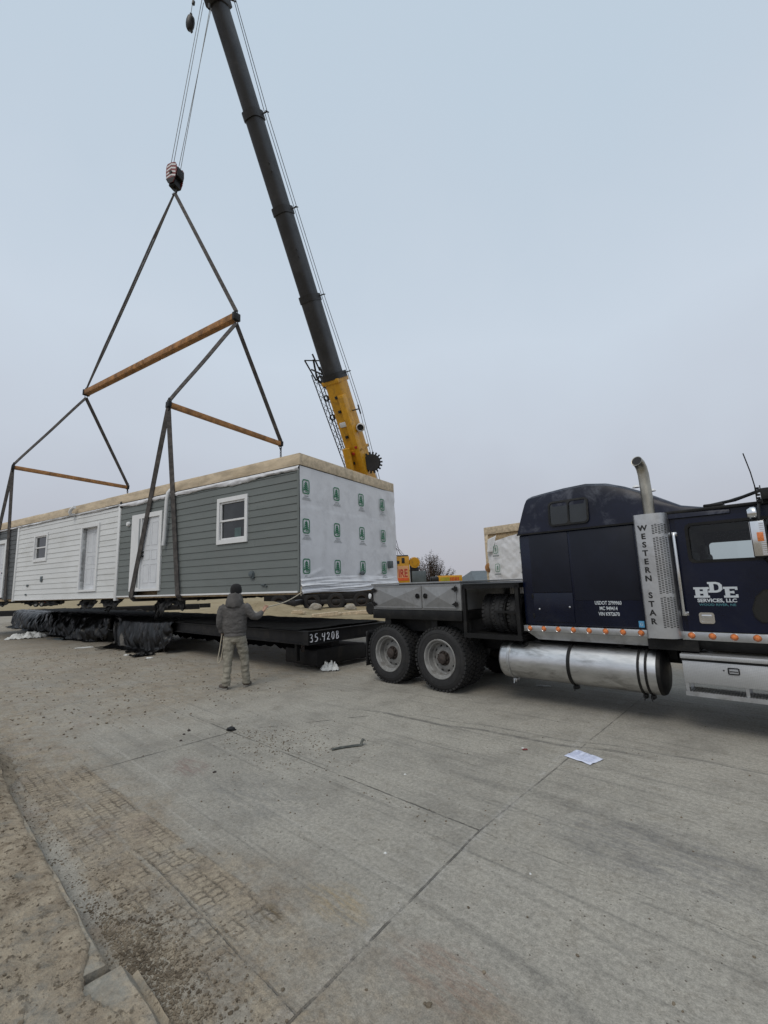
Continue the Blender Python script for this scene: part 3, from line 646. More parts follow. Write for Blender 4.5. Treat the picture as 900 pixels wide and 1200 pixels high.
# perforations down the curved half
for r in range(62):
    z = 1.12 + r*.019
    if abs(z-1.48) < .02 or abs(z-2.16) < .02: continue
    for k, (xa, ya, xb, yb) in enumerate(((3.222, -.0475, 3.245, -.0445), (3.252, -.0438, 3.275, -.038), (3.283, -.0345, 3.305, -.024), (3.312, -.020, 3.330, -.004), (3.338, .006, 3.352, .027))):
        sh = .0095*(k % 2); d = .002
        mb.add([(xa, ya-d, z+sh), (xb, yb-d, z+sh), (xb, yb-d, z+sh+.0095), (xa, ya-d, z+sh+.0095)], [(0, 1, 2, 3)], 1)
sh = mb.build('exhaust_shield', [M['shield'], M['ink']], P, 50, fix=True)
for word, z0 in (('WESTERN', 2.262), ('STAR', 1.482)):
    for i, ch in enumerate(word): text('letter', ch, .09, (3.125, -.0485, z0 - i*.098 - .03), (1, 0, 0), (0, 0, 1), M['ink'], sh, .001, .003, 1.05)
mb = MB(); pth = [(3.185, .12, 2.38), (3.18, .12, 2.6), (3.174, .12, 2.80), (3.170, .115, 2.93), (3.163, .098, 3.01), (3.155, .058, 3.058), (3.145, -.01, 3.082)]
mb.tube(pth, [.062, .062, .061, .061, .061, .061, .062], 20, cap=False); inner = [Vector(p) for p in pth[-3:]]
mb.tube(inner, .055, 20, 1, cap=True)
e = Vector(pth[-1]); d = (Vector(pth[-1]) - Vector(pth[-2])).normalized()
mb.lathe([(.055, 0), (.062, .002), (.062, 0)], e, d, 20)
M['pipe'] = mat('heat_stained_pipe', (.36, .345, .30), .4, .9, .3, 6, dirt=(.12,.10,.08), da=.6, ds=5, stretch=(1,1,.4))
mb.build('exhaust_pipe', [M['pipe'], M['reel']], P, 50)
# fuel tank
mb = MB(); x0, x1, tr_, ty_, tz_ = 1.03, 3.06, .262, .285, .575
mb.lathe([(.001, -.03), (.14, -.022), (.21, -.005), (.24, .012), (.258, .035), (tr_, .06), (tr_, .6), (tr_, x1-x0)], (x0, ty_, tz_), (1, 0, 0), 48)
ft = mb.build('fuel_tank', M['tank'], P, 40)
mb = MB(); mb.lathe([(tr_+.002, 0), (tr_+.002, .012), (.25, .04), (.20, .065), (.001, .075)], (x1, ty_, tz_), (1, 0, 0), 40); mb.build('end_cap', M['black'], ft)  # black colour paints in the dark reflection on the tank's end
for x in (1.17, 2.03, 2.86, 2.94):
    wd = .045 if x < 2.8 else .03
    mb = MB(); mb.lathe([(tr_+.0, 0), (tr_+.010, .002), (tr_+.010, wd-.002), (tr_, wd)], (x, ty_, tz_), (1, 0, 0), 48)
    mb.box(x-.005, x+wd+.005, .20, .30, .265, .31, .004); mb.tube([(x+wd/2, .19, .30), (x+wd/2, .17, .25)], .007, 6)
    mb.build('tank_strap', M['black'] if x > 2 else M['alu'], ft)
mb = MB(); mb.lathe([(.03, 0), (.045, .005), (.045, .03), (.001, .034)], (1.42, .15, tz_+.22), (0, -.5, .85), 16); mb.build('filler_cap', M['black'], ft)
mb = MB(); 
for xx in (1.5, 2.6): mb.box(xx, xx+.08, .3, .74, .7, .86)
mb.box(1.3, 3.2, .5, .72, .70, .98); mb.build('tank_bracket', M['black'], P)
# battery and tool step
mb = MB(); mb.box(3.33, 4.45, .055, .62, .53, .765, .006); mb.box(3.32, 4.47, .03, .64, .79, .838, .006)
sb = mb.build('step_box', M['diamond'], P)
mb = MB(); mb.box(3.325, 4.46, .05, .63, .766, .789); mb.build('tread_strip', M['black'], sb)
mb = MB(); mb.plate(rrect(3.735, 3.835, .655, .725, .012), [rrect(3.745, 3.825, .665, .715, .008)], lambda a, b_, dd: Vector((a, .055-dd, b_)), .01); mb.box(3.75, 3.82, .047, .06, .683, .69)
mb.lathe([(.001, -.006), (.008, 0)], (3.70, .053, .69), (0, 1, 0), 8)
mb.build('latch', M['black'], sb)
mb = MB(); mb.plate([(3.33, .395), (4.5, .395), (4.5, .44), (3.33, .44)], [], lambda a, b_, dd: Vector((a, .05+dd, b_)), .012); mb.box(3.33, 4.5, .062, .33, .425, .437)
for k in range(45): mb.box(3.36+k*.0255, 3.372+k*.0255, .055, .33, .437, .443)
for xx in (3.335, 3.86, 4.4): mb.box(xx, xx+.03, .07, .085, .44, .53); mb.box(xx, xx+.03, .3, .32, .44, .53)
mb.build('lower_step', M['alu'], P)
# cab shell
C0, C1 = 3.33, 4.62
wl = rrect(3.53, 4.36, 1.845, 2.265, .05)
for yy, s in ((.14, 1), (2.26, -1)):
    wx, wz = (3.53, 2.265) if s == 1 else (3.41, 2.17)
    mb = MB(); mb.plate([(C0, 1.075), (C1, 1.075), (C1, 1.9), (4.42, 2.42), (C0, 2.42)], [rrect(wx, 4.36, 1.845, wz, .05)], lambda a, b_, dd: Vector((a, yy+dd*s, b_)), .03)
    mb.build('cab_side', M['paint'], P)
mb = MB(); mb.box(C0, 4.40, .17, 2.23, 2.395, 2.425); mb.box(C0, C0+.02, .17, 2.23, 1.07, 2.395); mb.box(C0, C1, .17, 2.23, 1.07, 1.13)
mb.box(4.56, 4.62, .17, 2.23, 1.13, 1.86); mb.build('cab_shell', M['paint'], P)
mb = MB(); mb.box(C0+.02, 4.4, .18, 2.22, 2.30, 2.385); mb.box(C0+.021, C0+.05, .18, 2.22, 1.13, 2.30); mb.box(4.3, 4.55, .18, 2.22, 1.6, 1.86, .03); mb.build('cab_lining', M['reel'], P)
mb = MB(); mb.add([(4.61, .18, 1.87), (4.61, 2.22, 1.87), (4.41, 2.22, 2.40), (4.41, .18, 2.40), (4.62, .18, 1.87), (4.62, 2.22, 1.87), (4.42, 2.22, 2.40), (4.42, .18, 2.40)], [(0,1,2,3), (4,5,6,7)]); mb.build('windscreen', M['glass'], P)
# doors
for yy, s in ((.14, 1), (2.26, -1)):
    wx, wz, dx = (3.53, 2.265, 3.425) if s == 1 else (3.41, 2.17, 3.36)
    dl = [(dx, 1.085), (4.57, 1.085), (4.57, 1.88), (4.39, 2.335), (dx, 2.335)]
    mb = MB(); mb.plate(dl, [rrect(wx, 4.36, 1.845, wz, .05)], lambda a, b_, dd: Vector((a, yy-(dd)*s, b_)), .022); dr = mb.build('door', M['paint'], P)
    mb = MB(); mb.plate(rrect(wx-.015, 4.375, 1.83, wz+.015, .06), [rrect(wx+.015, 4.345, 1.86, wz-.015, .045)], lambda a, b_, dd: Vector((a, yy-(.016+dd)*s, b_)), .012); wf = mb.build('window_seal', M['black'], dr)
    mb = MB(); mb.plate(rrect(wx, 4.36, 1.845, wz, .05), [], lambda a, b_, dd: Vector((a, yy+.005*s, b_)), 0); mb.build('pane', M['glass'], dr)
    if s == 1:
        doorA = dr
        mb = MB(); mb.plate(rrect(3.54, 3.68, 1.165, 1.285, .025), [rrect(3.558, 3.662, 1.183, 1.267, .015)], lambda a, b_, dd: Vector((a, .12-dd, b_)), .014); mb.box(3.562, 3.658, .112, .12, 1.225, 1.262, .003); mb.box(3.556, 3.66, .117, .122, 1.182, 1.27)
        mb.build('handle', M['chrome'], dr)
        hx = [(4.02, 1.33), (4.06, 1.45), (4.13, 1.52), (4.36, 1.52), (4.38, 1.45), (4.38, 1.27), (4.33, 1.20), (4.08, 1.20), (4.03, 1.25)]
        mb = MB(); mb.plate([(4.18 + (a-4.18)*1.05, 1.36 + (b_-1.36)*1.06) for a, b_ in hx], [hx], lambda a, b_, dd: Vector((a, .118-dd, b_)), .01); w2 = mb.build('lower_window', M['black'], dr)
        mb = MB(); mb.plate(hx, [], lambda a, b_, dd: Vector((a, .115, b_)), 0); mb.build('pane', M['darkglass'], w2)
# slab-serif sign writing on the door
def slab(mb, ch, x, z, w_, h, t_):
    B = lambda a, b_, c, d: mb.box(a, b_, .1148, .1175, c, d)
    s = t_*.55; e = .015
    if ch == 'H':
        B(x+e, x+e+t_, z+s, z+h-s); B(x+w_-e-t_, x+w_-e, z+s, z+h-s); B(x+e+t_, x+w_-e-t_, z+h/2-s*.6, z+h/2+s*.6)
        for q in (x+e, x+w_-e-t_): B(q-e, q+t_+e, z, z+s); B(q-e, q+t_+e, z+h-s, z+h)
    if ch == 'E':
        B(x+e, x+e+t_, z+s, z+h-s); B(x, x+w_, z, z+s); B(x, x+w_, z+h-s, z+h); B(x+e+t_, x+w_*.62, z+h/2-s*.5, z+h/2+s*.5)
        B(x+w_-s, x+w_, z+s, z+h*.30); B(x+w_-s, x+w_, z+h*.70, z+h-s); B(x+w_*.62, x+w_*.62+s*.8, z+h*.38, z+h*.62)
    if ch == 'D':
        o = [(x, z), (x+w_*.6, z), (x+w_*.85, z+h*.1), (x+w_, z+h*.3), (x+w_, z+h*.7), (x+w_*.85, z+h*.9), (x+w_*.6, z+h), (x, z+h), (x, z+h-s), (x+e, z+h-s), (x+e, z+s), (x, z+s)]
        i = [(x+e+t_, z+s), (x+w_*.55, z+s), (x+w_*.7, z+h*.25), (x+w_*.76, z+h*.4), (x+w_*.76, z+h*.6), (x+w_*.7, z+h*.75), (x+w_*.55, z+h-s), (x+e+t_, z+h-s)]
        mb.plate(o, [i], lambda a, b_, dd: Vector((a, .1175-dd, b_)), .0027)
mb = MB(); slab(mb, 'H', 3.52, 1.445, .145, .115, .042); slab(mb, 'D', 3.655, 1.50, .13, .115, .04); slab(mb, 'E', 3.79, 1.445, .125, .115, .04)
mb.build('lettering', M['letter'], doorA, 0)
text('lettering', 'SERVICES, LLC', .052, (3.72, .1165, 1.398), (1, 0, 0), (0, 0, 1), M['letter'], doorA, .001, .0018, 1.08)
text('lettering', 'WOOD RIVER, NE', .034, (3.72, .1165, 1.358), (1, 0, 0), (0, 0, 1), M['teal'], doorA, .001, .0006, 1.2)
mb = MB(); mb.tube([(3.41, .13, 2.17), (3.41, .07, 2.17), (3.41, .06, 2.14), (3.41, .06, 1.30), (3.41, .07, 1.27), (3.41, .13, 1.27)], .015, 10); mb.box(3.38, 3.44, .118, .13, 2.145, 2.195, .004); mb.box(3.38, 3.45, .118, .13, 1.245, 1.295, .004); mb.build('grab_handle', M['chrome'], P)
# seats
for yy in (.45, 1.45):
    mb = MB(); mb.box(3.40, 3.50, yy, yy+.5, 1.55, 1.98, .04); mb.box(3.45, 3.95, yy, yy+.5, 1.38, 1.56, .05); mb.box(3.40, 3.47, yy+.12, yy+.38, 1.96, 2.10, .03); mb.build('seat', M['reel'], P)
# roof edge trim, visor and roof gear
mb = MB(); mb.box(C0, 4.45, .10, .16, 2.405, 2.44, .008); mb.tube([(3.7, .3, 2.47), (4.0, .25, 2.50), (4.25, .2, 2.57)], .018, 6); mb.tube([(3.6, .8, 2.5), (4.3, .5, 2.62)], .012, 6)
mb.box(3.72, 3.9, .12, .3, 2.44, 2.475, .01); mb.build('roof_trim', M['black'], P)
mb = MB(); mb.box(4.20, 4.62, .08, 2.32, 2.40, 2.46, .01); mb.box(4.35, 4.62, .08, 2.32, 2.30, 2.40, .01); mb.build('sun_visor', M['black'], P)
mb = MB(); mb.box(4.24, 4.42, .0, .08, 2.44, 2.56, .01)
for k in range(5): mb.box(4.20, 4.23, .0, .06, 2.42+k*.034, 2.436+k*.034)
mb.box(4.195, 4.205, .0, .01, 2.40, 2.59); mb.box(4.235, 4.245, .0, .01, 2.40, 2.59); mb.tube([(4.21, .02, 2.40), (4.21, -.12, 2.34), (4.2, -.2, 2.22)], .014, 8)
mb.build('mirror_bracket', M['black'], P); mb = MB(); mb.tube([(4.24, .02, 1.78), (4.22, -.14, 1.80), (4.2, -.2, 1.84)], .014, 8); mb.build('mirror_bracket', M['black'], P)
mb = MB(); mb.tube([(4.21, 0, 2.50), (4.185, 0, 2.74), (4.15, 0, 2.95)], .0055, 6); mb.build('antenna', M['black'], P)
for s, yc in ((1, -.27), (-1, 2.67)):
    mb = MB(); mb.box(4.13, 4.25, yc-.02, yc+.14, 1.84, 2.215, .02); mr = mb.build('mirror', M['black'], P)
    mb = MB(); mb.plate([(yc-.005, 1.855), (yc+.125, 1.855), (yc+.125, 2.2), (yc-.005, 2.2)], [], lambda a, b_, dd: Vector((4.128-dd, a, b_)), .003); mb.build('mirror_glass', M['chrome'], mr)
    mb = MB(); mb.box(4.135, 4.24, yc-.028, yc-.02, 1.86, 2.2, .002)
    for k in range(16): mb.box(4.20, 4.235, yc-.032, yc-.027, 1.87+k*.02, 1.88+k*.02)
    mb.build('chrome_shell', M['chrome'], mr)
    mb = MB(); mb.box(4.175, 4.225, yc-.042, yc-.027, 2.0, 2.09, .005); mb.build('marker_lamp', M['amber'], mr)
    mb = MB(); mb.lathe([(.001, -.06), (.04, -.05), (.062, -.02), (.065, .01), (.06, .02), (.001, .02)], (4.17, yc+.04, 2.285), (1, .15, 0), 18); mb.build('spot_mirror', M['chrome'], mr)
# bonnet, wings, grille and bumper (beyond the right edge of the photograph)
def hood_ring(x, wd, h, zb=.95):
    half = [(-wd, zb), (-wd, zb+.3), (-wd*.98, h-.18), (-wd*.85, h-.05), (-wd*.6, h), (0, h+.03)]
    pts = half + [(-y, z) for y, z in reversed(half[:-1])]; return [(x, 1.2+y, z) for y, z in pts]
loft([hood_ring(4.6, .98, 1.86), hood_ring(5.1, .86, 1.80), hood_ring(5.7, .75, 1.72), hood_ring(6.2, .68, 1.62), hood_ring(6.25, .64, 1.58)], 'bonnet', M['paint'], P)
for yy in (.03, 2.02):
    mb = MB(); prof = [(x, z) for x, z in ((4.62, .75), (4.70, 1.0), (4.9, 1.13), (5.25, 1.17), (5.6, 1.13), (5.85, .98), (5.98, .72))]
    vs = [(x, y, z) for y in (yy, yy+.36) for x, z in prof] + [(5.25+(x-5.25)*.93, y, z-.05) for y in (yy, yy+.36) for x, z in prof]; n = len(prof)
    fs = [(i, i+1, n+i+1, n+i) for i in range(n-1)] + [(2*n+i, 2*n+i+1, 3*n+i+1, 3*n+i) for i in range(n-1)] + [(i, i+1, 2*n+i+1, 2*n+i) for i in range(n-1)] + [(n+i, n+i+1, 3*n+i+1, 3*n+i) for i in range(n-1)]
    mb.add(vs, fs); mb.build('wing', M['paint'], P)
    mb = MB(); mb.box(6.0, 6.2, yy+.08, yy+.33, 1.02, 1.18, .03); hl = mb.build('headlight', M['chrome'], P)
    mb = MB(); mb.box(6.2, 6.21, yy+.1, yy+.31, 1.04, 1.16); mb.build('lens', M['trim'], hl)
mb = MB()
for k in range(12): mb.box(6.255, 6.275, .66+k*.094, .70+k*.094, .95, 1.52)
mb.box(6.252, 6.28, .58, 1.82, 1.52, 1.58); mb.box(6.252, 6.28, .58, 1.82, .90, .95); mb.build('grille', M['chrome'], P)
mb = MB(); mb.box(6.2, 6.38, .05, 2.35, .42, .78, .04); mb.build('bumper', M['chrome'], P)

# spare tyres standing in the rack (things of their own)
sm_ty, _, _ = wheel_meshes(.29, .20, .185, .06, 30)
s0 = None
for k, (x, y, lab) in enumerate(((.66, .5, 'small black spare tyre nearest the grey toolbox in the black rack'), (.93, .42, 'small black spare tyre in the middle of the rack behind the blue sleeper'), (1.15, .42, 'small black spare tyre closest to the blue sleeper in the black rack'))):
    if s0 is None:
        s0 = sm_ty.build('spare_tyre', M['rubber'], None, 30); o = s0
    else: o = s0.copy(); COL.objects.link(o)
    p = W(x, y, 1.212); o.location = p; o.rotation_euler = (0, 0, TA - R(90) + R((8, -3, 4)[k]))
    tag(o, lab, 'tyre', 'spare tyres standing in the rack behind the sleeper')

# ---------------------------------------------------------------- lifted modular house
house = thing('modular_house', HO, HA, 'long modular house with grey and white siding hanging from crane slings above the black carrier', 'house')
H = house
def siding(y0, y1, z0, z1, holes, name, mt, thick=.14):
    mb = MB(); ex = .183; z = z0
    while z < z1-.02:
        zt = min(z+ex, z1); segs = [(y0, y1)]
        for (a, b_, c, d) in holes:
            if d > z+.02 and c < zt-.02:
                segs = [s for (p, q) in segs for s in (((p, a), (b_, q)) if (p < a and q > b_) else ((p, q),))]
        sg2 = []
        for (p, q) in segs:
            c_ = p + random.uniform(.8, 3.6)
            while c_ < q-.4: sg2.append((p, c_-.0015)); p = c_+.0015; c_ += random.uniform(2.4, 3.7)
            sg2.append((p, q))
        for (p, q) in sg2:
            jz = random.uniform(-.0015, .0015)
            vs = [(x, y, zz) for y in (p, q) for (x, zz) in ((-.019+jz, z+jz), (-.003+jz, zt), (thick, zt), (thick, z+jz))]
            mb.add(vs, [(0,1,5,4), (1,2,6,5), (2,3,7,6), (3,0,4,7), (0,3,2,1), (4,5,6,7)])
        z += ex
    return mb.build(name, mt, H, 0)
holesG = [(1.80, 2.78, 2.93, 4.0), (5.42, 6.70, 1.79, 3.97)]
holesW = [(12.55, 13.48, 3.07, 3.98), (8.86, 9.89, 1.87, 3.97)]
holesD = [(16.25, 17.4, 1.75, 4.0)]
sg = siding(.06, 7.55, 1.63, 4.42, holesG, 'siding', M['siding']); tag(sg, 'grey lap siding of the near section')
sw = siding(7.68, 15.02, 1.60, 4.46, holesW, 'siding', M['siding_white']); tag(sw, 'white lap siding of the middle section')
sd = siding(15.15, 21.4, 1.63, 4.46, holesD, 'siding', M['siding_dark']); tag(sd, 'dark grey lap siding of the far section')
# core of the box behind the siding
mb = MB(); mb.box(.30, 4.25, .02, 21.4, 1.63, 4.53); mb.box(.02, 4.26, .015, 21.42, 1.545, 1.628); 
core = mb.build('wall', M['osb'], H, 0)
mb = MB(); mb.box(.141, .299, .03, 21.38, 4.42, 4.53)
for (a, b_, c, d) in holesG+holesW+holesD: mb.box(.20, .299, a-.02, b_+.02, c-.02, d+.02)
mb.build('sheathing', M['reel'], H, 0)
mb = MB(); mb.grid(10, 60, lambda a, b_: Vector((.05+4.15*a, .1+21.2*b_, 1.54 - .03*abs(fbm((a*4, b_*30, 0)))))); mb.build('belly_fabric', M['belly'], H)
# torn belly fabric hanging down along the near edge
def rag(y0, y1, drop, seed, x=.25):
    mb = MB()
    def f(a, b_):
        y = y0 + (y1-y0)*a; d = 1.35*drop*(.35 + .9*abs(fbm((a*2.3+seed, 0, 0), 3))+.35*math.sin(a*math.pi))
        d *= (1 + .35*fbm((a*9+seed, 3, 0), 2))
        return Vector((x + .12*fbm((a*5, b_*2, seed)) - .1*b_, y + .06*fbm((a*3, b_*4, seed+9)), 1.56 - d*b_))
    mb.grid(26, 8, f); mb.build('belly_fabric', M['belly'], H, 60, thick=.006)
for r in ((4.35, 5.0, .26, 1), (4.95, 5.65, .34, 2), (5.55, 5.75, .45, 3), (7.6, 8.9, .24, 4), (8.2, 8.5, .38, 5), (9.1, 10.3, .28, 6), (11.2, 12.8, .16, 7), (13.2, 14.8, .15, 8), (3.3, 3.9, .10, 12), (1.3, 2.6, .07, 9), (16, 18, .2, 10)): rag(*r)
# roof timber band and membrane
mb = MB()
for k, (a, b_) in enumerate(((-.03, 3.66), (3.665, 8.5), (8.505, 13.3), (13.305, 18.1), (18.105, 21.45))):
    dz = (0, .004, -.006, .003, -.002)[k]; mb.box(-.035, .06, a, b_, 4.545+dz, 4.825+dz, .004)
for k, (a, b_) in enumerate(((.063, 2.1), (2.103, 4.30))): mb.box(a, b_, -.03, .06, 4.545-.003*k, 4.825-.004*k, .004)
mb.box(4.20, 4.30, .063, 21.45, 4.545, 4.823); mb.box(.062, 4.198, 21.36, 21.45, 4.545, 4.82)
band = mb.build('roof_beam', M['wood'], H)
mb = MB(); mb.box(-.02, -.004, .0, 21.4, 4.525, 4.544); mb.box(.0, 4.27, -.018, -.004, 4.528, 4.544); mb.build('beam_shade_strip', M['ink'], band)  # black strips painted in as the shade under the roof beam
mb = MB(); mb.grid(12, 80, lambda a, b_: Vector((.055+4.15*a, .055+21.3*b_, 4.79 + .03*fbm((a*5, b_*20, 0))))); mb.build('roof', M['roofing'], H)
# wrap flap folded over the top of the long wall
mb = MB()
def flap(a, b_):
    y = .0 + 21.3*a; n_ = fbm((y*2.1, b_*2, 1)); d = (.10 + .045*fbm((y*.7, 0, 4)) + .02*fbm((y*5, 0, 2)))*(.55 if y > 7.6 else 1)
    return Vector((-.022 - .035*math.sin(b_*math.pi)*(1+n_) - .006*fbm((y*9, b_*3, 0)), y, 4.53 - d*b_*1.25))
mb.grid(420, 6, flap); mb.build('wrap_flap', M['wrap'], H, 80, thick=.003)
# house wrap on the end wall with its printed marks
mb = MB()
def wrap(a, b_):
    x = -.012 + 4.30*a; z = 1.60 + 2.935*b_
    y = -.006 - .005*(1+fbm((x*1.5, z*1.5, 0))) - .004*abs(fbm((x*6, z*1.2, 3)))
    for (xa, za, xb, zb, am) in ((3.45, 4.5, 4.15, 3.35, .03), (3.9, 4.5, 4.2, 3.0, .025), (2.9, 1.9, 3.9, 2.2, .02), (.1, 1.9, .9, 2.15, .018), (1.9, 4.5, 1.8, 3.4, .010)):
        tx, tz = xb-xa, zb-za; L_ = math.hypot(tx, tz); q = ((x-xa)*tx + (z-za)*tz)/L_; dd = abs((x-xa)*tz - (z-za)*tx)/L_
        if 0 < q < L_: y -= am*math.exp(-(dd/.035)**2)*math.sin(math.pi*q/L_)
    y -= .006*(1 if z < 3.56+.02*math.sin(x*3) else 0)
    if x > 3.6: y -= .03*(x-3.6)*(1.2+fbm((x*3, z*2.5, 7)))
    return Vector((x + (.05*(x-4.0)*(1+fbm((0, z*2, 2))) if x > 4.0 else 0), y, z))
mb.grid(110, 70, wrap)
def mark(x, z):
    f = lambda a, b_, dd: Vector((x+a, -.026-dd - max(0, x-3.2)*.09, z+b_))
    mb.plate(rrect(-.125, .125, -.175, .175, .06), [rrect(-.098, .098, -.148, .148, .04)], f, .0, 1)
    for k in range(4):
        h = .125 - k*.052; w_ = .035 + k*.013
        mb.plate([(-w_-.014, h-.045), (0, h+.004), (w_+.014, h-.045), (w_+.014, h-.078), (0, h-.034), (-w_-.014, h-.078)], [], f, 0, 1)
    mb.plate([(-.012, .10), (.012, .10), (.012, -.13), (-.012, -.13)], [], f, 0, 1)
    mb.plate([(-.105, -.075), (-.03, -.075), (-.03, -.062), (-.105, -.062)], [], f, 0, 1)
    mb.plate([(.03, -.13), (.085, -.13), (.085, -.118), (.03, -.118)], [], f, 0, 1); mb.plate([(.03, -.13), (.042, -.13), (.042, -.07), (.03, -.07)], [], f, 0, 1)
    random.seed(int(x*100)+int(z*10))
    for (zz, w_, th__) in ((-.235, .07, .022), (-.272, .11, .012), (-.296, .14, .012), (-.32, .16, .010)):
        a = -w_
        while a < w_:
            l = random.uniform(.012, .04); mb.plate([(a+.02, zz), (a+.02+l, zz), (a+.02+l, zz+th__), (a+.02, zz+th__)], [], f, 0, 2); a += l+.009
for x in (.19, 1.36, 2.48, 3.54):
    for z in (4.045, 3.11, 2.18): mark(x, z)
wr = mb.build('house_wrap', [M['wrap'], M['green'], M['greyprint']], H, 60, fix=False)
# loose lower folds of the wrap
mb = MB()
def fold(a, b_):
    x = -.02 + 4.3*a; top = 1.99 + .03*math.sin(a*5) - .10*(1-a); bot = 1.545 + .05*a + .03*fbm((a*3, 0, 0))
    z = top + (bot-top)*b_
    g = .018 + .10*(b_**1.3)*(.45+.55*min(1, a*2.5)) + .055*abs(fbm((a*1.6+b_*1.8, b_*5.0, 3), 3))*min(1, b_*4) + .02*math.sin(b_*16 + a*5)*b_
    return Vector((x, -.012-g, z))
mb.grid(90, 30, fold); mb.build('wrap_fold', M['wrap'], H, 80, thick=.004)
mb = MB(); mb.tube([(-.03, -.05, 1.52), (-.05, -.06, 1.60), (-.02, -.05, 1.72)], .012, 6); mb.build('strap_end', M['rope'], H)
# outlets on the end wall
for (x, z, s) in ((2.44, 2.02, .055), (3.83, 2.27, .06)):
    mb = MB()
    if s < .06: mb.lathe([(.001, -.12), (.05, -.11), (.055, -.05), (.03, 0)], (x-.1, -.03, z), (0, 1, 0), 14)
    else: mb.box(x-.07, x+.07, -.15, -.03, z-.10, z+.11, .01)
    mb.build('utility_outlet', M['container'], H)
# corner trims
mb = MB()
mb.box(-.03, .14, .0, .055, 1.60, 4.44); mb.build('corner_board', M['siding'], H)
for (a, b_, z0) in ((7.553, 7.677, 1.49), (15.023, 15.147, 1.53)): 
    mb = MB(); mb.box(-.045, .05, a, b_, z0, 4.47, .004); mb.build('corner_board', M['trim'], H)
mb = MB(); mb.box(-.048, .0, 7.50, 7.60, 4.40, 4.60, .01); mb.build('bracket', M['black'], H)
mb = MB(); mb.box(-.03, .13, .06, 7.55, 1.585, 1.628, .004); mb.box(-.035, .13, 7.68, 15.02, 1.565, 1.598, .004); mb.build('base_trim', M['trim'], H)
# windows and doors
def window(y0, y1, z0, z1, tr=.095, tz=.11):
    mb = MB(); mp = lambda a, b_, dd: Vector((-.05+dd, a, b_))
    mb.plate([(y0, z0), (y1, z0), (y1, z1), (y0, z1)], [[(y0+tr, z0+tz), (y1-tr, z0+tz), (y1-tr, z1-tz), (y0+tr, z1-tz)]], mp, .05); f = mb.build('window', M['trim'], H, 0)
    a, b_, c, d = y0+tr, y1-tr, z0+tz, z1-tz; mid = (c+d)/2
    for (zz0, zz1, xx) in ((c, mid+.02, .02), (mid-.02, d, .0)):
        mb = MB(); mb.plate([(a, zz0), (b_, zz0), (b_, zz1), (a, zz1)], [[(a+.045, zz0+.045), (b_-.045, zz0+.045), (b_-.045, zz1-.045), (a+.045, zz1-.045)]], lambda p, q, dd: Vector((xx-.01+dd, p, q)), .035); s = mb.build('sash', M['trim'], f, 0)
    mb = MB(); mb.box(.03, .036, a+.01, b_-.01, c+.01, d-.01); mb.build('pane', M['winglass'], f, 0)
    mb = MB(); mb.box(.012, .02, a+.1, b_-.55*(b_-a), mid-.35*(d-c)/2, mid-.02) ; 
    return f
M['winglass'] = mat('window_glass', (.018, .021, .022), .06, 0, .5, 1.2, spec=.7)
M['sticker'] = mat('window_sticker', (.07, .11, .11), .5)
f = window(1.71, 2.86, 2.87, 4.08); mb = MB(); mb.box(.024, .029, 2.0, 2.24, 3.02, 3.26); mb.build('sticker', M['sticker'], f, 0)
window(12.46, 13.57, 2.99, 4.06, .085, .1)
def door(y0, y1, z0, z1, ly0, ly1, lz1, rec, panel=True, knobs=None, leftjamb=None):
    mb = MB(); a, b_, d = ly0-.03, ly1+.03, lz1+.03; c = z0+.07
    mb.plate([(y0, z0), (y1, z0), (y1, z1), (y0, z1)], [[(a, c), (b_, c), (b_, d), (a, d)]], lambda p, q, dd: Vector((-.055+dd, p, q)), .055)
    mb.box(-.0, rec, a-.02, a, c, d); mb.box(0, rec, b_, b_+.02, c, d); mb.box(0, rec, a-.02, b_+.02, d, d+.02); mb.box(0, rec+.02, a-.02, b_+.02, c-.02, c+.001)
    f = mb.build('door_frame', M['trim'], H, 0)
    mb = MB(); mb.box(rec-.04, rec+.01, a, b_, c+.001, d)
    hx = rec-.04; wy = ly1-ly0
    if panel:
        for q in ((.08, .36), (.40, .56), (.60, .95)):
            zz0 = c + (d-c)*q[0]; zz1 = c + (d-c)*q[1] - .04
            for (p0, p1) in ((.1, .46), (.54, .9)):
                pa, pb = ly0+wy*p0, ly0+wy*p1
                mb.plate([(pa, zz0), (pb, zz0), (pb, zz1), (pa, zz1)], [[(pa+.02, zz0+.02), (pb-.02, zz0+.02), (pb-.02, zz1-.02), (pa+.02, zz1-.02)]], lambda p, q_, dd: Vector((hx-.008+dd, p, q_)), .008)
    l = mb.build('door', M['door'], f, 0)
    for (ky, kz) in knobs or ():
        mb = MB(); mb.lathe([(.001, -.07), (.03, -.065), (.035, -.045), (.02, -.03), (.02, -.01), (.035, -.006), (.035, 0)], (rec-.045, ky, kz), (1, 0, 0), 14); mb.build('handle', M['black'], l)
    return f
door(5.29, 6.84, 1.75, 4.07, 5.44, 6.28, 3.90, .03, True, ((6.21, 2.90), (6.21, 2.78)))
mb = MB(); mb.box(-.058, -.052, 6.36, 6.44, 1.86, 3.93); mb.build('jamb_groove', M['greyprint'], H, 0)
door(8.78, 9.98, 1.80, 4.06, 8.91, 9.86, 3.93, .15, True)
door(16.1, 17.55, 1.70, 4.08, 16.27, 17.38, 3.9, .06, True, ((16.35, 2.7),))
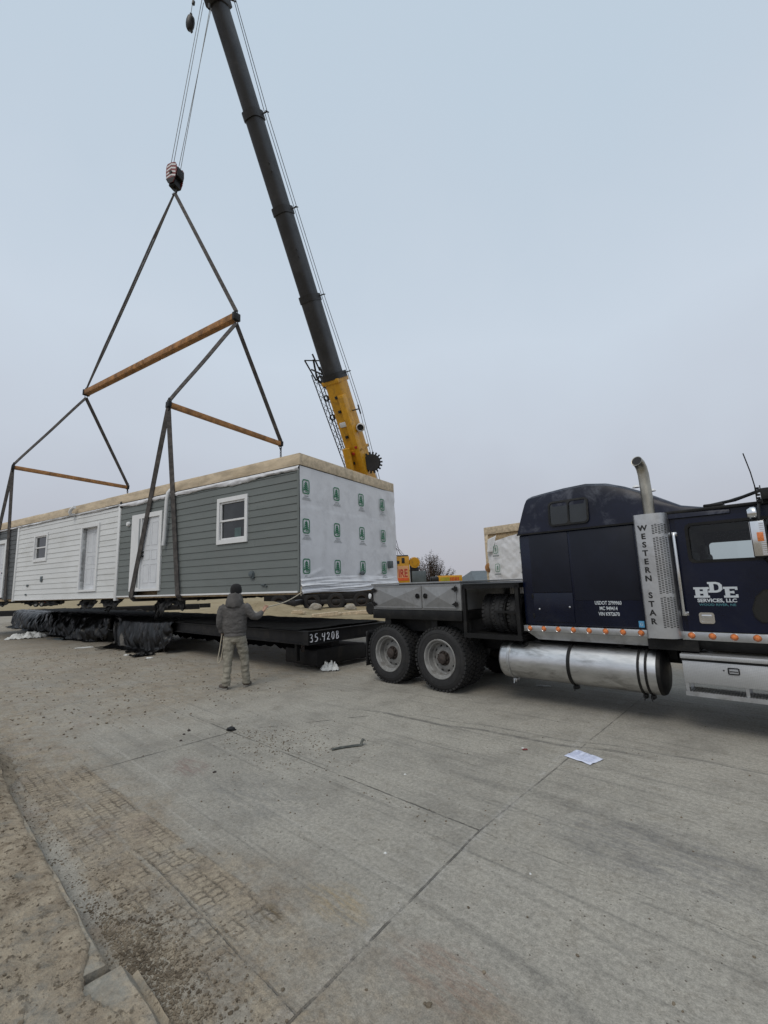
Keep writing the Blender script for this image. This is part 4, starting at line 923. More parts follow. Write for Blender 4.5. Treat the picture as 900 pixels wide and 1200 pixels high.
# fittings
mb = MB(); mb.lathe([(.001, -.09), (.06, -.085), (.075, -.05), (.075, -.02)], (0, 7.05, 3.83), (1, 0, 0), 16); mb.build('wall_light', M['trim'], H)
mb = MB(); mb.lathe([(.001, -.09), (.07, -.08), (.08, -.02)], (0, 1.53, 2.06), (1, 0, 0), 16); mb.box(-.06, -.02, 1.45, 1.56, 1.95, 2.05, .01); mb.build('hose_bib', M['container'], H)
for (y, z, a, b_) in ((12.73, 2.33, .07, .10), (13.87, 2.12, .06, .04), (13.95, 1.78, .05, .03), (1.15, 1.79, .06, .02), (1.05, 1.76, .03, .015)):
    mb = MB(); mb.box(-.05, -.01, y-a, y+a, z-b_, z+b_, .006); mb.build('outlet_box', M['container'], H)
mb = MB(); mb.tube([(-.06, 4.90, 4.62), (-.13, 4.92, 4.52), (-.14, 4.95, 4.30), (-.10, 5.06, 3.2), (-.10, 5.09, 3.02)], .052, 14, cap=False); mb.tube([(-.10, 5.085, 3.05), (-.10, 5.09, 3.02)], .045, 14); mb.build('drain_pipe', M['white'], H)
mb = MB(); mb.tube([(-.03, 10.55, 4.50), (-.16, 10.55, 4.50), (-.20, 10.53, 4.57), (-.19, 10.46, 4.68), (-.16, 10.30, 4.74)], .055, 12); mb.build('vent_elbow', M['white'], H)

# ---------------------------------------------------------------- rigging
def place(o, loc):
    loc = Vector(loc); o.data.transform(Matrix.Translation(-loc)); o.location = loc; return o
hk = (2.13, 8.85, 18.35); L1 = (2.13, 4.85, 11.19); L2 = (2.13, 15.20, 11.06)
b1n, b1f, b2n, b2f = (-.06, 5.18, 7.29), (4.33, 4.86, 7.09), (-.06, 16.19, 7.18), (4.33, 15.26, 6.89)
def strap(pts, label, hw=.05, cat='lifting sling', dbl=0, group=None, wd=Hy):
    mb = MB(); P_ = [HW(*p) for p in pts]
    Q = []
    for i in range(len(P_)-1):
        ns = max(2, int((P_[i+1]-P_[i]).length/.35))
        for k in range(ns):
            a = k/ns; p = P_[i].lerp(P_[i+1], a); sag = .02*math.sin(a*9+i); Q.append(p + Vector((0,0,1))*sag*.4 + Hy*sag*.25)
    Q.append(P_[-1])
    n_ = len(Q); sh = []
    # twist the webbing gently along its length
    for s in ((-1, 1) if dbl else (0,)):
        mm = MB(); vs = []
        for i, p in enumerate(Q):
            tt = (Q[min(i+1, n_-1)]-Q[max(i-1, 0)]).normalized(); ang = .45*math.sin(i*.23+.6*hw*40); nd = Vector((.35*math.sin(ang)-.1, -.9, .15+.3*math.sin(ang))); a = tt.cross(nd); a = (a-tt*a.dot(tt)).normalized(); b_ = tt.cross(a)
            f = min(1, i/6, (n_-1-i)/6)
            c = p + a*s*dbl*f; hh = hw*(.8 if dbl else 1)
            for (u, w_) in ((-1,-1),(1,-1),(1,1),(-1,1)): vs.append(c + a*u*hh + b_*w_*.016)
        mb.add(vs, [(i*4+k, i*4+(k+1) % 4, (i+1)*4+(k+1) % 4, (i+1)*4+k) for i in range(n_-1) for k in range(4)] + [(0,1,2,3), (n_*4-4, n_*4-3, n_*4-2, n_*4-1)])
    return tag(place(mb.build('lifting_sling', M['sling'], None, 0), Q[0]), label, cat, group)
G1 = 'webbing slings of the lifting rig'
def off(p, dx=0, dy=0, dz=0): return (p[0]+dx, p[1]+dy, p[2]+dz)
strap([hk, off(L2, 0, 0, .2)], 'doubled sling from the hook block to the left end of the large timber', .045, dbl=.06, group=G1)
strap([hk, off(L1, 0, 0, .2)], 'single sling from the hook block to the right end of the large timber', .07, group=G1)
strap([off(L1, 0, 0, -.25), off(b1n, 0, 0, .1)], 'sling slanting from the large timber to the near end of the right small bar', .068, group=G1)
strap([off(L1, 0, 0, -.25), off(b1f, 0, 0, .1)], 'sling from the large timber down to the far end of the right small spreader bar', .07, group=G1)
strap([off(L2, 0, 0, -.25), off(b2n, 0, 0, .1)], 'sling slanting from the large timber to the near end of the left small bar', .062, group=G1)
strap([off(L2, 0, 0, -.25), off(b2f, 0, 0, .1)], 'sling from the large timber down to the far end of the left small spreader bar', .07, group=G1)
def loop(bn, bf, y, label, hw):
    strap([off(bn, 0, 0, -.1), (-.09, y, 1.60), (.0, y, 1.515), (4.25, y, 1.515), (4.35, y, 1.60), off(bf, 0, 0, -.55)], label, hw, group=G1)
loop(b1n, b1f, 6.62, 'sling passing the white door of the grey siding and under the house', .07)
loop(b1n, b1f, 4.35, 'sling beside the white drain pipe running under the house', .065)
loop(b2n, b2f, 17.9, 'sling at the left edge of the picture running under the dark far section', .07)
loop(b2n, b2f, 15.62, 'sling just left of the white siding, running under the house beside the corner board', .06)
def beam(a, b_, hw, hh, name, label, end, group):
    A, B = HW(*a), HW(*b_); d = (B-A).normalized(); s = d.cross(Vector((0,0,1))).normalized(); up = s.cross(d)
    root = thing(name, (A+B)/2, 0, label, 'spreader beam', group); o_ = (A+B)/2
    def bx(p, q, w0, w1, h0, h1, mt, nm, bev=.01):
        mb = MB(); m_ = Matrix((d, s, up)).transposed().to_4x4(); m_.translation = A - o_
        mb.box(p, q, w0, w1, h0, h1, bev, mat=m_); return mb.build(nm, mt, root)
    Lh = (B-A).length
    if hw > .1:
        bx(0, Lh*.53, -hw, -.003, -hh, hh, M['beamwood'], 'timber'); bx(Lh*.535, Lh, -hw, -.003, -hh*.97, hh*.98, M['beamwood'], 'timber')
        bx(0, Lh*.44, .003, hw, -hh*.98, hh, M['beamwood'], 'timber'); bx(Lh*.445, Lh, .003, hw, -hh, hh*.96, M['beamwood'], 'timber')
    else: bx(.05, Lh-.05, -hw, hw, -hh, hh, M['beamwood'], 'timber')
    for p in (0, Lh):
        c = A-o_ + d*p
        mb = MB(); m_ = Matrix((d, s, up)).transposed().to_4x4(); m_.translation = c
        mb.box(-end, end, -hw-.02, hw+.02, -hh-.02, hh+.02, .01, mat=m_)
        for sg_ in (-1, 1):
            pts = [c + up*sg_*(hh+.0) + s*.05*math.cos(k)*1.0 + up*sg_*(.07+.07*math.sin(k)) for k in [q*math.pi/6 for q in range(13)]]
            mb.tube(pts, .016, 6)
        mb.build('end_bracket', M['black'], root)
    return root
beam(L1, L2, .12, .115, 'spreader_timber', 'large heavy brown spreader timber hanging highest below the crane hook', .06, 'spreader bars of the lifting rig')
beam(b1n, b1f, .075, .075, 'spreader_bar', 'small brown spreader bar above the grey siding, the right one of the two small bars', .05, 'spreader bars of the lifting rig')
beam(b2n, b2f, .075, .075, 'spreader_bar', 'small brown spreader bar at the left above the white and dark siding', .05, 'spreader bars of the lifting rig')
def chain(p, length, label):
    mb = MB(); c = HW(*p); k = 0; z = 0
    while z < length:
        ax_ = Hx if k % 2 else Hy
        pts = [c + Vector((0,0,-z-.055)) + ax_*.032*math.cos(q) + Vector((0,0,1))*.055*math.sin(q) for q in [i*math.pi/5 for i in range(11)]]
        mb.tube(pts, .013, 6, cap=False); z += .085; k += 1
    tag(place(mb.build('chain', M['black'], None, 50), c), label, 'chain', 'short chains at the far ends of the small bars')
chain(off(b1f, 0, 0, -.08), .5, 'short dark chain hanging from the right end of the right small spreader bar')
chain(off(b2f, 0, 0, -.08), .5, 'short dark chain hanging from the right end of the left small spreader bar')

# hook block
HB = HW(2.13, 8.88, 18.45)
blk = thing('hook_block', HB, 0, 'dark hook block with red and white chevron cheek plates above the sling legs', 'hook block')
bd = Vector((-.30, -.95, 0)).normalized(); bs = Vector((.95, -.30, 0))      # cheek faces roughly towards the street
fB = lambda a, b_, dd: bs*a + Vector((0,0,b_)) + bd*dd
cheek = [(-.24, .42), (-.27, .75), (-.26, 1.05), (-.20, 1.16), (0, 1.19), (.20, 1.14), (.27, 1.0), (.28, .72), (.20, .40), (.12, .22), (-.12, .22)]
for dd in (.20, -.22):
    mb = MB(); mb.plate(cheek, [], lambda a, b_, k: fB(a, b_, dd+k), .025); c_ = mb.build('cheek_plate', M['darkred'], blk, 0)
    mb = MB(); sgn = 1 if dd > 0 else -1; o_ = dd + (.027 if dd > 0 else -.002)
    for k in range(4):
        z = .52 + k*.17
        mb.plate([(-.235, z-.06), (0, z+.03), (.235, z-.06), (.235, z+.01), (0, z+.105), (-.235, z+.01)], [], lambda a, b_, kk: fB(a, b_, o_+kk*sgn), .002)
    mb.build('chevrons', M['white'], c_, 0)
    mb = MB(); mb.plate([(-.25, .44), (.22, .44), (.12, .2), (-.12, .2)], [], lambda a, b_, kk: fB(a, b_, o_ + .004*sgn+kk*sgn), .006); mb.lathe([(.001, 0), (.07, 0), (.07, .03*sgn), (.001, .03*sgn)], fB(0, .70, o_), bd, 16); mb.build('axle_cover', M['black'], c_, 30)
mb = MB(); mb.lathe([(.1, -.19), (.30, -.19), (.26, -.12), (.30, -.05), (.26, 0), (.30, .05), (.26, .12), (.30, .19), (.1, .19)], fB(0, .80, 0), bd, 30); mb.build('sheave', M['black'], blk)
mb = MB(); m_ = Matrix((bs, bd, Vector((0,0,1)))).transposed().to_4x4(); mb.box(-.16, .16, -.17, .17, .14, .5, .03, mat=m_); mb.box(.2, .31, -.18, .18, .5, .95, .03, mat=m_); mb.build('housing', M['black'], blk)
mb = MB(); pts = [fB(.0, .2, 0), fB(0, .08, 0)] + [fB(.11*math.cos(a), -.06+.12*math.sin(a), 0) for a in [R(80-k*25) for k in range(11)]]
mb.tube(pts, [.05, .045] + [.04]*9 + [.02, .012], 10); mb.build('hook', M['black'], blk)

# ---------------------------------------------------------------- crane
T0 = Vector((-6.988, 16.907, 29.02)); B0 = Vector((-1.239, 27.5, 8.825)); dd_ = B0 - T0
def bp(t): return T0 + dd_*t
D = dd_.normalized(); Lx = Vector((dd_.y, -dd_.x, 0)).normalized(); Nn = Lx.cross(D).normalized()
if Nn.z < 0: Nn = -Nn                       # Nn: top side of the boom, Lx: its right side seen from the street
Foot = Vector((.72, 31.1, 0))
crane = thing('mobile_crane', Foot, 0, 'yellow mobile crane behind the house with long charcoal telescopic boom raised over it', 'crane')
def cl(p): return Vector(p) - Foot
def section(t0, t1, w_, name, mt, parent=crane, h=None):
    h = h or w_*1.15; mb = MB(); prof = []
    for k in range(24):
        a = 2*math.pi*k/24; c, s = math.cos(a), math.sin(a); ex = .45 if s < 0 else .35
        prof.append((math.copysign(abs(c)**ex, c)*w_/2, math.copysign(abs(s)**(.75 if s < 0 else .4), s)*h/2))
    vs = [cl(bp(tt)) + Lx*a + Nn*b_ for tt in (t0, t1) for a, b_ in prof]
    mb.add(vs, [(i, (i+1) % 24, 24+(i+1) % 24, 24+i) for i in range(24)] + [tuple(range(24)), tuple(range(24, 48))]); return mb.build(name, mt, parent, 40)
secs_ = [(-.0, .205, .70), (.203, .385, .76), (.383, .57, .83), (.568, .752, .93)]
for k, (a, b_, w_) in enumerate(secs_): section(a, b_, w_, 'boom_section', M['boom'])
base = section(.752, 1.20, 1.08, 'boom_base', M['yellow'])
section(1.19, 1.345, .62, 'boom_foot', M['craneblack'])
for (tt, w_) in ((.205, .86), (.385, .92), (.57, 1.0), (.752, 1.24)):
    section(tt-.006, tt+.009, w_, 'boom_collar', M['craneblack'])
    mb = MB(); c = cl(bp(tt)); mb.tube([c+Lx*w_*.4+Nn*w_*.3, c+Lx*(w_*.5+.22)+Nn*w_*.4], .035, 6); mb.tube([c+Lx*(w_*.5+.22)+Nn*(w_*.4-.12), c+Lx*(w_*.5+.22)+Nn*(w_*.4+.12)], .03, 6)
    mb.tube([c-Lx*w_*.48, c-Lx*(w_*.5+.06)-D*.15], .05, 6)
    mb.build('rope_guide', M['craneblack'], crane)
# small ports and stickers on the boom
for (tt, a) in ((.30, .30), (.315, .31), (.47, .34), (.485, .33)):
    mb = MB(); c = cl(bp(tt)) + Lx*a - Nn*.36; mb.tube([c, c-Nn*.05-D*.0], .045, 8); mb.build('boom_port', M['craneblack'], crane)
# head machinery
mb = MB(); hb_ = cl(bp(0.0)); m_ = Matrix((Lx, Nn, D)).transposed().to_4x4(); m_.translation = hb_
mb.box(-.42, .42, -.5, .5, -1.0, .55, .06, mat=m_); mb.box(-.36, .36, -1.05, -.3, -1.3, .15, .08, mat=m_)
for k in range(5):
    mb.lathe([(.05, -.03), (.28, -.03), (.25, 0), (.28, .03), (.05, .03)], hb_ + Lx*(-.30+k*.15) - Nn*.85 + D*.0, Lx, 20)
    mb.lathe([(.05, -.03), (.24, -.03), (.21, 0), (.24, .03), (.05, .03)], hb_ + Lx*(-.30+k*.15) + Nn*.55 - D*.5, Lx, 18)
for k in range(9):
    a = -.4 + k*.1; mb.tube([hb_ + Lx*a + Nn*.5 + D*(-.9+k*.14), hb_ + Lx*(a+.12) + Nn*.72 + D*(-.85+k*.14)], .035, 6)
mb.tube([hb_+Lx*.42+Nn*.1+D*.15, hb_+Lx*.85+Nn*.2+D*.05], .05, 8); mb.tube([hb_+Lx*.42+Nn*.3-D*.2, hb_+Lx*.85+Nn*.2+D*.05], .04, 8); mb.lathe([(.001, -.05), (.13, -.05), (.13, .05), (.001, .05)], hb_+Lx*.88+Nn*.2+D*.05, Lx, 14)
mb.tube([hb_-Lx*.3-Nn*1.0, hb_-Lx*.5-Nn*1.35-D*.4], .06, 6)
head = mb.build('boom_head', M['craneblack'], crane)
# ropes
def rope(a, b_, r, sag=0, n_=10):
    mb = MB(); a, b_ = Vector(a), Vector(b_); mb.tube([a.lerp(b_, k/n_) - Vector((0,0,1))*sag*4*(k/n_)*(1-k/n_) for k in range(n_+1)], r, 6); return mb
btop = HB + Vector((0,0,1.05)); sL = Vector((-7.443, 16.716, 28.205)); sR = Vector((-6.996, 16.442, 27.052))
for (tp, bt) in ((Vector((-7.50, 16.74, 28.5)), btop - bs*.23 + bd*.06), (Vector((-7.42, 16.72, 28.2)), btop - bs*.23 - bd*.06), (Vector((-7.02, 16.5, 27.6)), btop + bs*.24 - bd*.05), (Vector((-6.94, 16.42, 27.4)), btop + bs*.27 + bd*.08)):
    rope(cl(tp), cl(bt), .014).build('hoist_rope', M['wire'], crane)
mb = MB(); mb.tube([cl((-7.06, 16.46, 27.7)), cl((-7.06, 16.46, 27.45))], .05, 8); mb.build('limit_switch', M['craneblack'], crane)
for q in (.0, .16):
    pts = [bp(0.01) + Lx*(.85-q*.6) + Nn*.2]
    for (tt, w_) in ((.205, .86), (.385, .92), (.57, 1.0), (.752, 1.24)): pts.append(bp(tt) + Lx*(w_*.5+.22-q) + Nn*w_*.4)
    pts += [bp(.845) + Lx*(.95-q) + Nn*.4, bp(1.0) + Lx*(.72-q) + Nn*.5, bp(1.3) + Lx*(.5-q) + Nn*.5]
    mb = MB(); mb.tube([cl(p) for p in pts], .016, 6); mb.build('boom_rope', M['wire'], crane)
# lattice jib stowed along the left side
mb = MB()
def jp(tt, s, n_): 
    f = (tt-.735)/(1.2-.735); out = -1.28 + .42*f; inn = -.74+.10*f
    return cl(bp(tt)) + Lx*(out if s else inn) + Nn*((.18 if n_ else -.28)*(1-.3*f))
ts = [.735 + k*.0175 for k in range(27)]
for s in (0, 1):
    for n_ in (0, 1): mb.tube([jp(.735, s, n_), jp(1.2, s, n_)], .032 if s else .028, 6)
for k in range(26):
    a, b_ = ts[k], ts[k+1]
    if k % 2: a, b_ = b_, a
    for n_ in (0, 1): mb.tube([jp(a, 0, n_), jp(b_, 1, n_)], .016, 4)
    for s in (0, 1): mb.tube([jp(a, s, 0), jp(b_, s, 1)], .014, 4)
c = bp(.735)
for (p, q, r_) in (((-1.28, -.1, -.3), (-.5, 0, .3), .05), ((-1.6, 0, -.9), (-1.25, 0, .4), .05), ((-1.6, 0, -.9), (-.55, .1, -.6), .04), ((-1.0, 0, -.8), (-1.15, 0, .2), .06), ((-.95, 0, -1.1), (-.8, 0, -.1), .05), ((-.75, 0, -.3), (-.55, 0, .9), .06), ((-1.2, 0, .3), (-.55, 0, 1.3), .05)):
    mb.tube([cl(c)+Lx*p[0]+Nn*p[1]+D*p[2], cl(c)+Lx*q[0]+Nn*q[1]+D*q[2]], r_, 6)
for k in range(3): mb.lathe([(.12, -.04), (.2, -.04), (.2, .04), (.12, .04)], cl(bp(.75+k*.05))+Lx*(-.95), Nn, 14)
mb.build('lattice_jib', M['craneblack'], crane)
# fittings on the yellow base section
mb = MB(); m_ = Matrix((Lx, Nn, D)).transposed().to_4x4()
mb.box(-.56, .56, -.66, .66, 0, .25, .03, mat=Matrix.Translation(cl(bp(.76))) @ m_); mb.box(-.57, .57, -.68, .68, 0, .18, .03, mat=Matrix.Translation(cl(bp(.94))) @ m_)
mb.box(.20, .57, -.70, -.2, 0, 7.2, .04, mat=Matrix.Translation(cl(bp(.80))) @ m_)
mb.build('boom_reinforcement', M['yellow'], crane)
mb = MB(); mb.box(-.2, .22, -.70, -.64, 0, .28, .01, mat=Matrix.Translation(cl(bp(.865))) @ m_); mb.build('boom_sticker', M['trim'], crane)
for (tt, a) in ((.80, .12), (.835, .05), (.90, .0), (.945, .1), (.97, -.1), (.93, .4)):
    mb = MB(); mb.box(-.08, .10, -.72, -.60, 0, .16, .02, mat=Matrix.Translation(cl(bp(tt))+Lx*a) @ m_); mb.build('hydraulic_fitting', M['red'] if tt in (.945, .93) else M['craneblack'], crane)
mb = MB(); c = cl(bp(.89)) + Lx*.80; mb.lathe([(.001, -.2), (.24, -.2), (.26, 0), (.26, .2), (.20, .24), (.19, .1), (.001, .1)], c - Nn*.1, Vector((-.1, -.9, -.4)), 18); hd_ = mb.build('hose_drum', M['white'], crane)
mb = MB(); mb.lathe([(.001, .105), (.18, .105), (.18, .12), (.001, .12)], c - Nn*.1, Vector((-.1, -.9, -.4)), 18); mb.build('drum_opening', M['reel'], hd_); mb = MB()
mb = MB(); mb.lathe([(.001, -.1), (.2, -.1), (.2, .1), (.001, .1)], c+Lx*-.2, Nn, 14); mb.tube([cl(bp(.845))+Lx*.5, cl(bp(.845))+Lx*1.0], .04, 6); mb.tube([cl(bp(.845))+Lx*1.0-D*.25, cl(bp(.845))+Lx*1.0+D*.3], .045, 6); mb.build('guide_arm', M['craneblack'], crane)
mb = MB(); c = cl(bp(.985)) + Lx*.86 - Nn*.15; vw = Vector((-.2, -.95, -.2)).normalized()
mb.lathe([(.001, -.15), (.5, -.15), (.52, -.1), (.30, -.06), (.30, .06), (.52, .1), (.5, .15), (.001, .15)], c, vw, 28)
u_ = vw.cross(Vector((0,0,1))).normalized(); v_ = u_.cross(vw)
for k in range(18):
    a = 2*math.pi*k/18; mb.tube([c + (u_*math.cos(a)+v_*math.sin(a))*.42, c + (u_*math.cos(a)+v_*math.sin(a))*.66], .055, 6)
mb.lathe([(.001, -.16), (.16, -.17), (.18, -.2), (.08, -.22), (.001, -.22)], c, vw, 16); mb.build('cable_reel', M['reel'], crane)
mb = MB(); mb.tube([cl(bp(.93)) - Nn*.9 - Lx*.15, cl(bp(1.22)) - Nn*1.6 - Lx*.5], .24, 16); mb.build('luffing_cylinder', M['yellow'], crane)
# carrier and superstructure: seen between house, truck and ground
mb = MB(); mb.box(-7.5, 4.6, 1.2, 3.6, .75, 1.25, .05); mb.box(-9.4, -7.5, 1.2, 3.6, .6, 1.5, .1); mb.build('carrier_chassis', M['trailer'], crane)
mb = MB(); mb.box(-9.6, 4.9, 1.15, 3.65, .45, .76, .04); mb.box(-1.2, 3.2, .9, 3.9, 1.26, 1.65, .06)
for xx in (-6.9, 2.6): mb.box(xx, xx+.35, -1.6, 6.2, .5, .85, .03); mb.tube([(xx+.17, -1.5, .1), (xx+.17, -1.5, .9)], .09, 10)
mb.build('underframe', M['craneblack'], crane)
cw = None
for xx in (-8.3, -6.0, -4.3, -2.5, .4, 2.2):
    for yy in (1.1, 3.2):
        if cw is None:
            cty, crm, chb = wheel_meshes(.62, .4, .36, .16, 30); cw = cty.build('wheel', M['rubber'], crane, 30); r_ = crm.build('rim', M['hub'], cw, 40); cw.location = (xx, yy, .62); chb.build('hub', M['hub'], cw)
        else: c2 = copy_tree(cw, crane); c2.location = (xx, yy, .62)
mb = MB(); mb.box(-.05, .86, -.55, .9, 1.70, 3.50, .04); cwt = mb.build('counterweight', M['yellow'], crane)
mb = MB(); mb.box(.03, .78, -.565, -.552, 1.88, 2.86); sgn = mb.build('sign_panel', mat('peach_panel', (.62, .33, .16), .5), cwt, 0)
text('lettering', 'IRE', .74, (.405, -.567, 2.12), (1, 0, 0), (0, 0, 1), M['red'], sgn, .004, .02, .62)
mb = MB(); mb.box(.03, .78, -.572, -.566, 1.88, 2.06); mb.build('stripe', M['orange'], sgn, 0)
mb = MB(); mb.box(.0, .2, -.57, -.55, 3.0, 3.2); mb.box(.35, .55, -.6, -.55, 3.05, 3.4, .02); mb.tube([(.0, -.5, 3.55), (.8, -.5, 3.5)], .04, 6); mb.box(.4, .8, -.5, .4, 3.5, 3.58); mb.build('rigging_clutter', M['craneblack'], crane)
mb = MB(); mb.lathe([(.001, -.4), (.34, -.4), (.36, -.3), (.36, .3), (.34, .4), (.001, .4)], (1.22, -.2, 3.08), (0, 1, .1), 20); mb.lathe([(.2, -.42), (.2, -.44), (.001, -.44)], (1.22, -.2, 3.08), (0, 1, .1), 16); mb.build('winch_drum', M['yellow'], crane)
mb = MB(); mb.box(.92, 1.02, -.3, .3, 1.7, 3.2, .02); mb.box(1.0, 1.5, -.4, .3, 2.3, 2.75, .05); mb.box(2.25, 2.8, -.6, .2, 1.70, 2.08, .1); mb.tube([(.92, -.3, 3.3), (1.5, -.3, 3.35)], .05, 6); mb.build('winch_frame', M['craneblack'], crane)
mb = MB(); mb.box(1.0, 1.95, -.6, .5, 1.70, 2.48, .03); mb.build('power_pack', M['container'], crane)
mb = MB(); mb.box(2.75, 4.35, -.55, .4, 1.66, 2.12, .04); ol = mb.build('outrigger_box', M['yellow'], crane)
mb = MB(); mb.box(2.9, 3.5, -.562, -.552, 1.75, 2.0); mb.build('stripe', mat('olive_panel', (.35,.30,.02), .5), ol, 0)
mb = MB()
for k in range(6): mb.box(3.55+k*.1, 3.61+k*.1, -.562, -.552, 1.76, 2.0)
mb.build('stripe', M['red'], ol, 0)
mb = MB(); mb.tube([cl((.15, 31, 4.9)), cl((1.2, 31, 3.5))], .02, 5); mb.tube([cl((.4, 31, 4.7)), cl((1.35, 31, 3.5))], .015, 5); mb.build('hand_line', M['wire'], crane)
# cab of the crane, hidden from the street by the house
mb = MB(); mb.box(-2.6, -1.5, .8, 3.0, 1.66, 3.3, .1); mb.build('operator_cab', M['yellow'], crane)
# overhaul ball on its own line
bt = Vector((-8.003, 17.059, 29.2)); bl = Vector((-8.218, 17.191, 27.80))
ball = thing('overhaul_ball', bl, 0, 'dark headache ball hanging on its own thin line left of the boom tip', 'overhaul ball')
mb = MB(); mb.lathe([(.001, .36), (.09, .34), (.16, .25), (.19, .08), (.19, -.08), (.16, -.24), (.10, -.34), (.001, -.36)], (0,0,0), (bt-bl).normalized(), 20); mb.tube([Vector((0,0,.3)), Vector((.03,-.02,.5))], .06, 8); mb.build('ball', M['craneblack'], ball)
mb = rope(Vector((0,0,.4)), bt-bl+Vector((0,0,.6)), .014); mb.lathe([(.001, -.1), (.07, -.07), (.07, .07), (.001, .1)], (bt-bl)*.72, bt-bl, 10); mb.build('line', M['wire'], ball)
mb = MB(); mb.tube([(0, 0, -.3), (0, 0, -.45), (.07, 0, -.55), (.12, 0, -.48)], .03, 8); mb.build('hook', M['craneblack'], ball)

# ---------------------------------------------------------------- carrier under the house
tr = thing('house_carrier', KO, KA, 'long low black steel carrier with 35.420B chalked on its end beam', 'trailer')
K = tr
def ibeam(mb, ax_, p0, p1, c, z0, z1, w_=.13, tf=.018):
    for (a, b_, zz0, zz1) in ((-w_/2, w_/2, z0, z0+tf), (-w_/2, w_/2, z1-tf, z1), (-.007, .007, z0+tf, z1-tf)):
        if ax_ == 'y': mb.box(c+a, c+b_, p0, p1, zz0, zz1)
        else: mb.box(p0, p1, c+a, c+b_, zz0, zz1)
mb = MB()
for c in (.066, 2.33): ibeam(mb, 'y', .02, 29, c, .60, .855)
for y in [1.2 + 1.2*k for k in range(23)]: ibeam(mb, 'x', .07, 2.32, y, .64, .82, .09)
mb.build('main_beams', M['trailer'], K, 0)
mb = MB(); mb.box(.0, 2.40, -.075, .018, .60, .615); mb.box(.0, 2.40, -.075, .018, .84, .857); mb.box(.0, 2.40, -.045, -.02, .615, .84); mb.box(-.004, .012, -.07, .1, .603, .853)
eb = mb.build('end_beam', M['trailer'], K, 0)
# chalked number: hand-drawn strokes
S = {'3': [[(0, .9), (.3, 1), (.5, .85), (.45, .62), (.2, .52), (.5, .42), (.58, .2), (.35, 0), (0, .08)]],
     '5': [[(.55, 1), (.1, .95), (.08, .55), (.4, .58), (.58, .35), (.42, .05), (.02, .02)]], '.': [[(.1, .18), (.18, .22)]],
     '4': [[(.05, .95), (.0, .55), (.25, .45), (.5, .6)], [(.55, 1), (.5, .5), (.38, -.1)]],
     '2': [[(0, .75), (.2, .98), (.5, .85), (.4, .5), (.02, .06), (.3, .1), (.6, .02)]],
     '0': [[(.3, 1), (.05, .8), (.02, .3), (.25, 0), (.5, .15), (.55, .6), (.45, .92), (.28, 1)]],
     'B': [[(.05, 1), (.08, .5), (.05, 0)], [(.05, .98), (.4, .95), (.42, .65), (.1, .5), (.48, .4), (.5, .1), (.08, 0)]]}
mb = MB(); x = .055
for ch in '35.420B':
    for st_ in S[ch]:
        pts = []
        for i in range(len(st_)-1):
            for k in range(4): a = k/4; pts.append(((st_[i][0]*(1-a)+st_[i+1][0]*a), (st_[i][1]*(1-a)+st_[i+1][1]*a)))
        pts.append(st_[-1])
        P3 = [Vector((x + .115*p + random.uniform(-.001, .001), -.050, .650 + .15*q + random.uniform(-.001, .001))) for p, q in pts]
        mb.tube(P3, [random.uniform(.0065, .010) for _ in P3], 5)
    x += .065 if ch == '.' else .122
mb.build('chalk_number', M['chalk'], eb)
mb = MB()
def crumple(a, b_):
    x = -.03 + 2.45*a; y = .25 + 28.5*b_
    return Vector((x, y, .864 + .03*abs(fbm((x*1.2, y*.9, 0), 3)) + .012*abs(fbm((x*4, y*4, 2)))))
mb.grid(24, 300, crumple); mb.build('deck_sheet', M['deckcloth'], K, 70, fix=False)
mb = MB(); mb.grid(300, 8, lambda a, b_: Vector((1.25 + .12*fbm((a*30, b_*2, 1)), 1.3 + 27*a, .62 - b_*(.40 + .16*fbm((a*22, 0, 2)) + .08*fbm((a*90, 0, 5)))))); mb.build('added_underside_sheet', M['deckcloth'], K, 70, thick=.006)  # dark sheet added to blacken the open space beneath the carrier
mb = MB(); mb.box(.5, 1.9, .3, 1.4, .10, .42, .03); mb.box(1.9, 2.4, .4, .9, .06, .34, .03); mb.box(.3, .38, .7, .78, .2, .6, .01); mb.box(1.0, 1.2, .4, 1.0, .42, .63)
mb.build('coupling', M['trailer'], K)
mb = MB(); mb.tube([(.34, .55, .62), (.34, .55, .48), (.30, .50, .42)], .04, 8); mb.box(2.15, 2.28, -.09, -.06, .50, .58, .005); mb.build('jack_stub', M['hub'], K)
tw = None; tty, trm, thb = wheel_meshes(.36, .22, .2, .08, 30)
for y in (8.2, 9.1, 10.0, 15.5, 16.4, 17.3, 24.0, 25.0):
    for x in (.14, 2.3):
        if y < 4 and x < 1: x += .45
        if tw is None:
            tw = tty.build('wheel', M['rubber'], K, 30); r_ = trm.build('rim', M['rim'], tw, 40); hh_ = thb.build('hub', M['hub'], tw); o = tw
        else: o = copy_tree(tw, K)
        o.location = (x, y, .36); o.rotation_euler = (0, 0, -math.pi/2 if x < 1.2 else math.pi/2)
mb = MB()
for y in (8.2, 9.1, 10.0, 15.5, 16.4, 17.3, 24.0, 25.0): mb.tube([(.35, y, .36), (2.2, y, .36)], .045, 8)
mb.build('axle', M['trailer'], K)
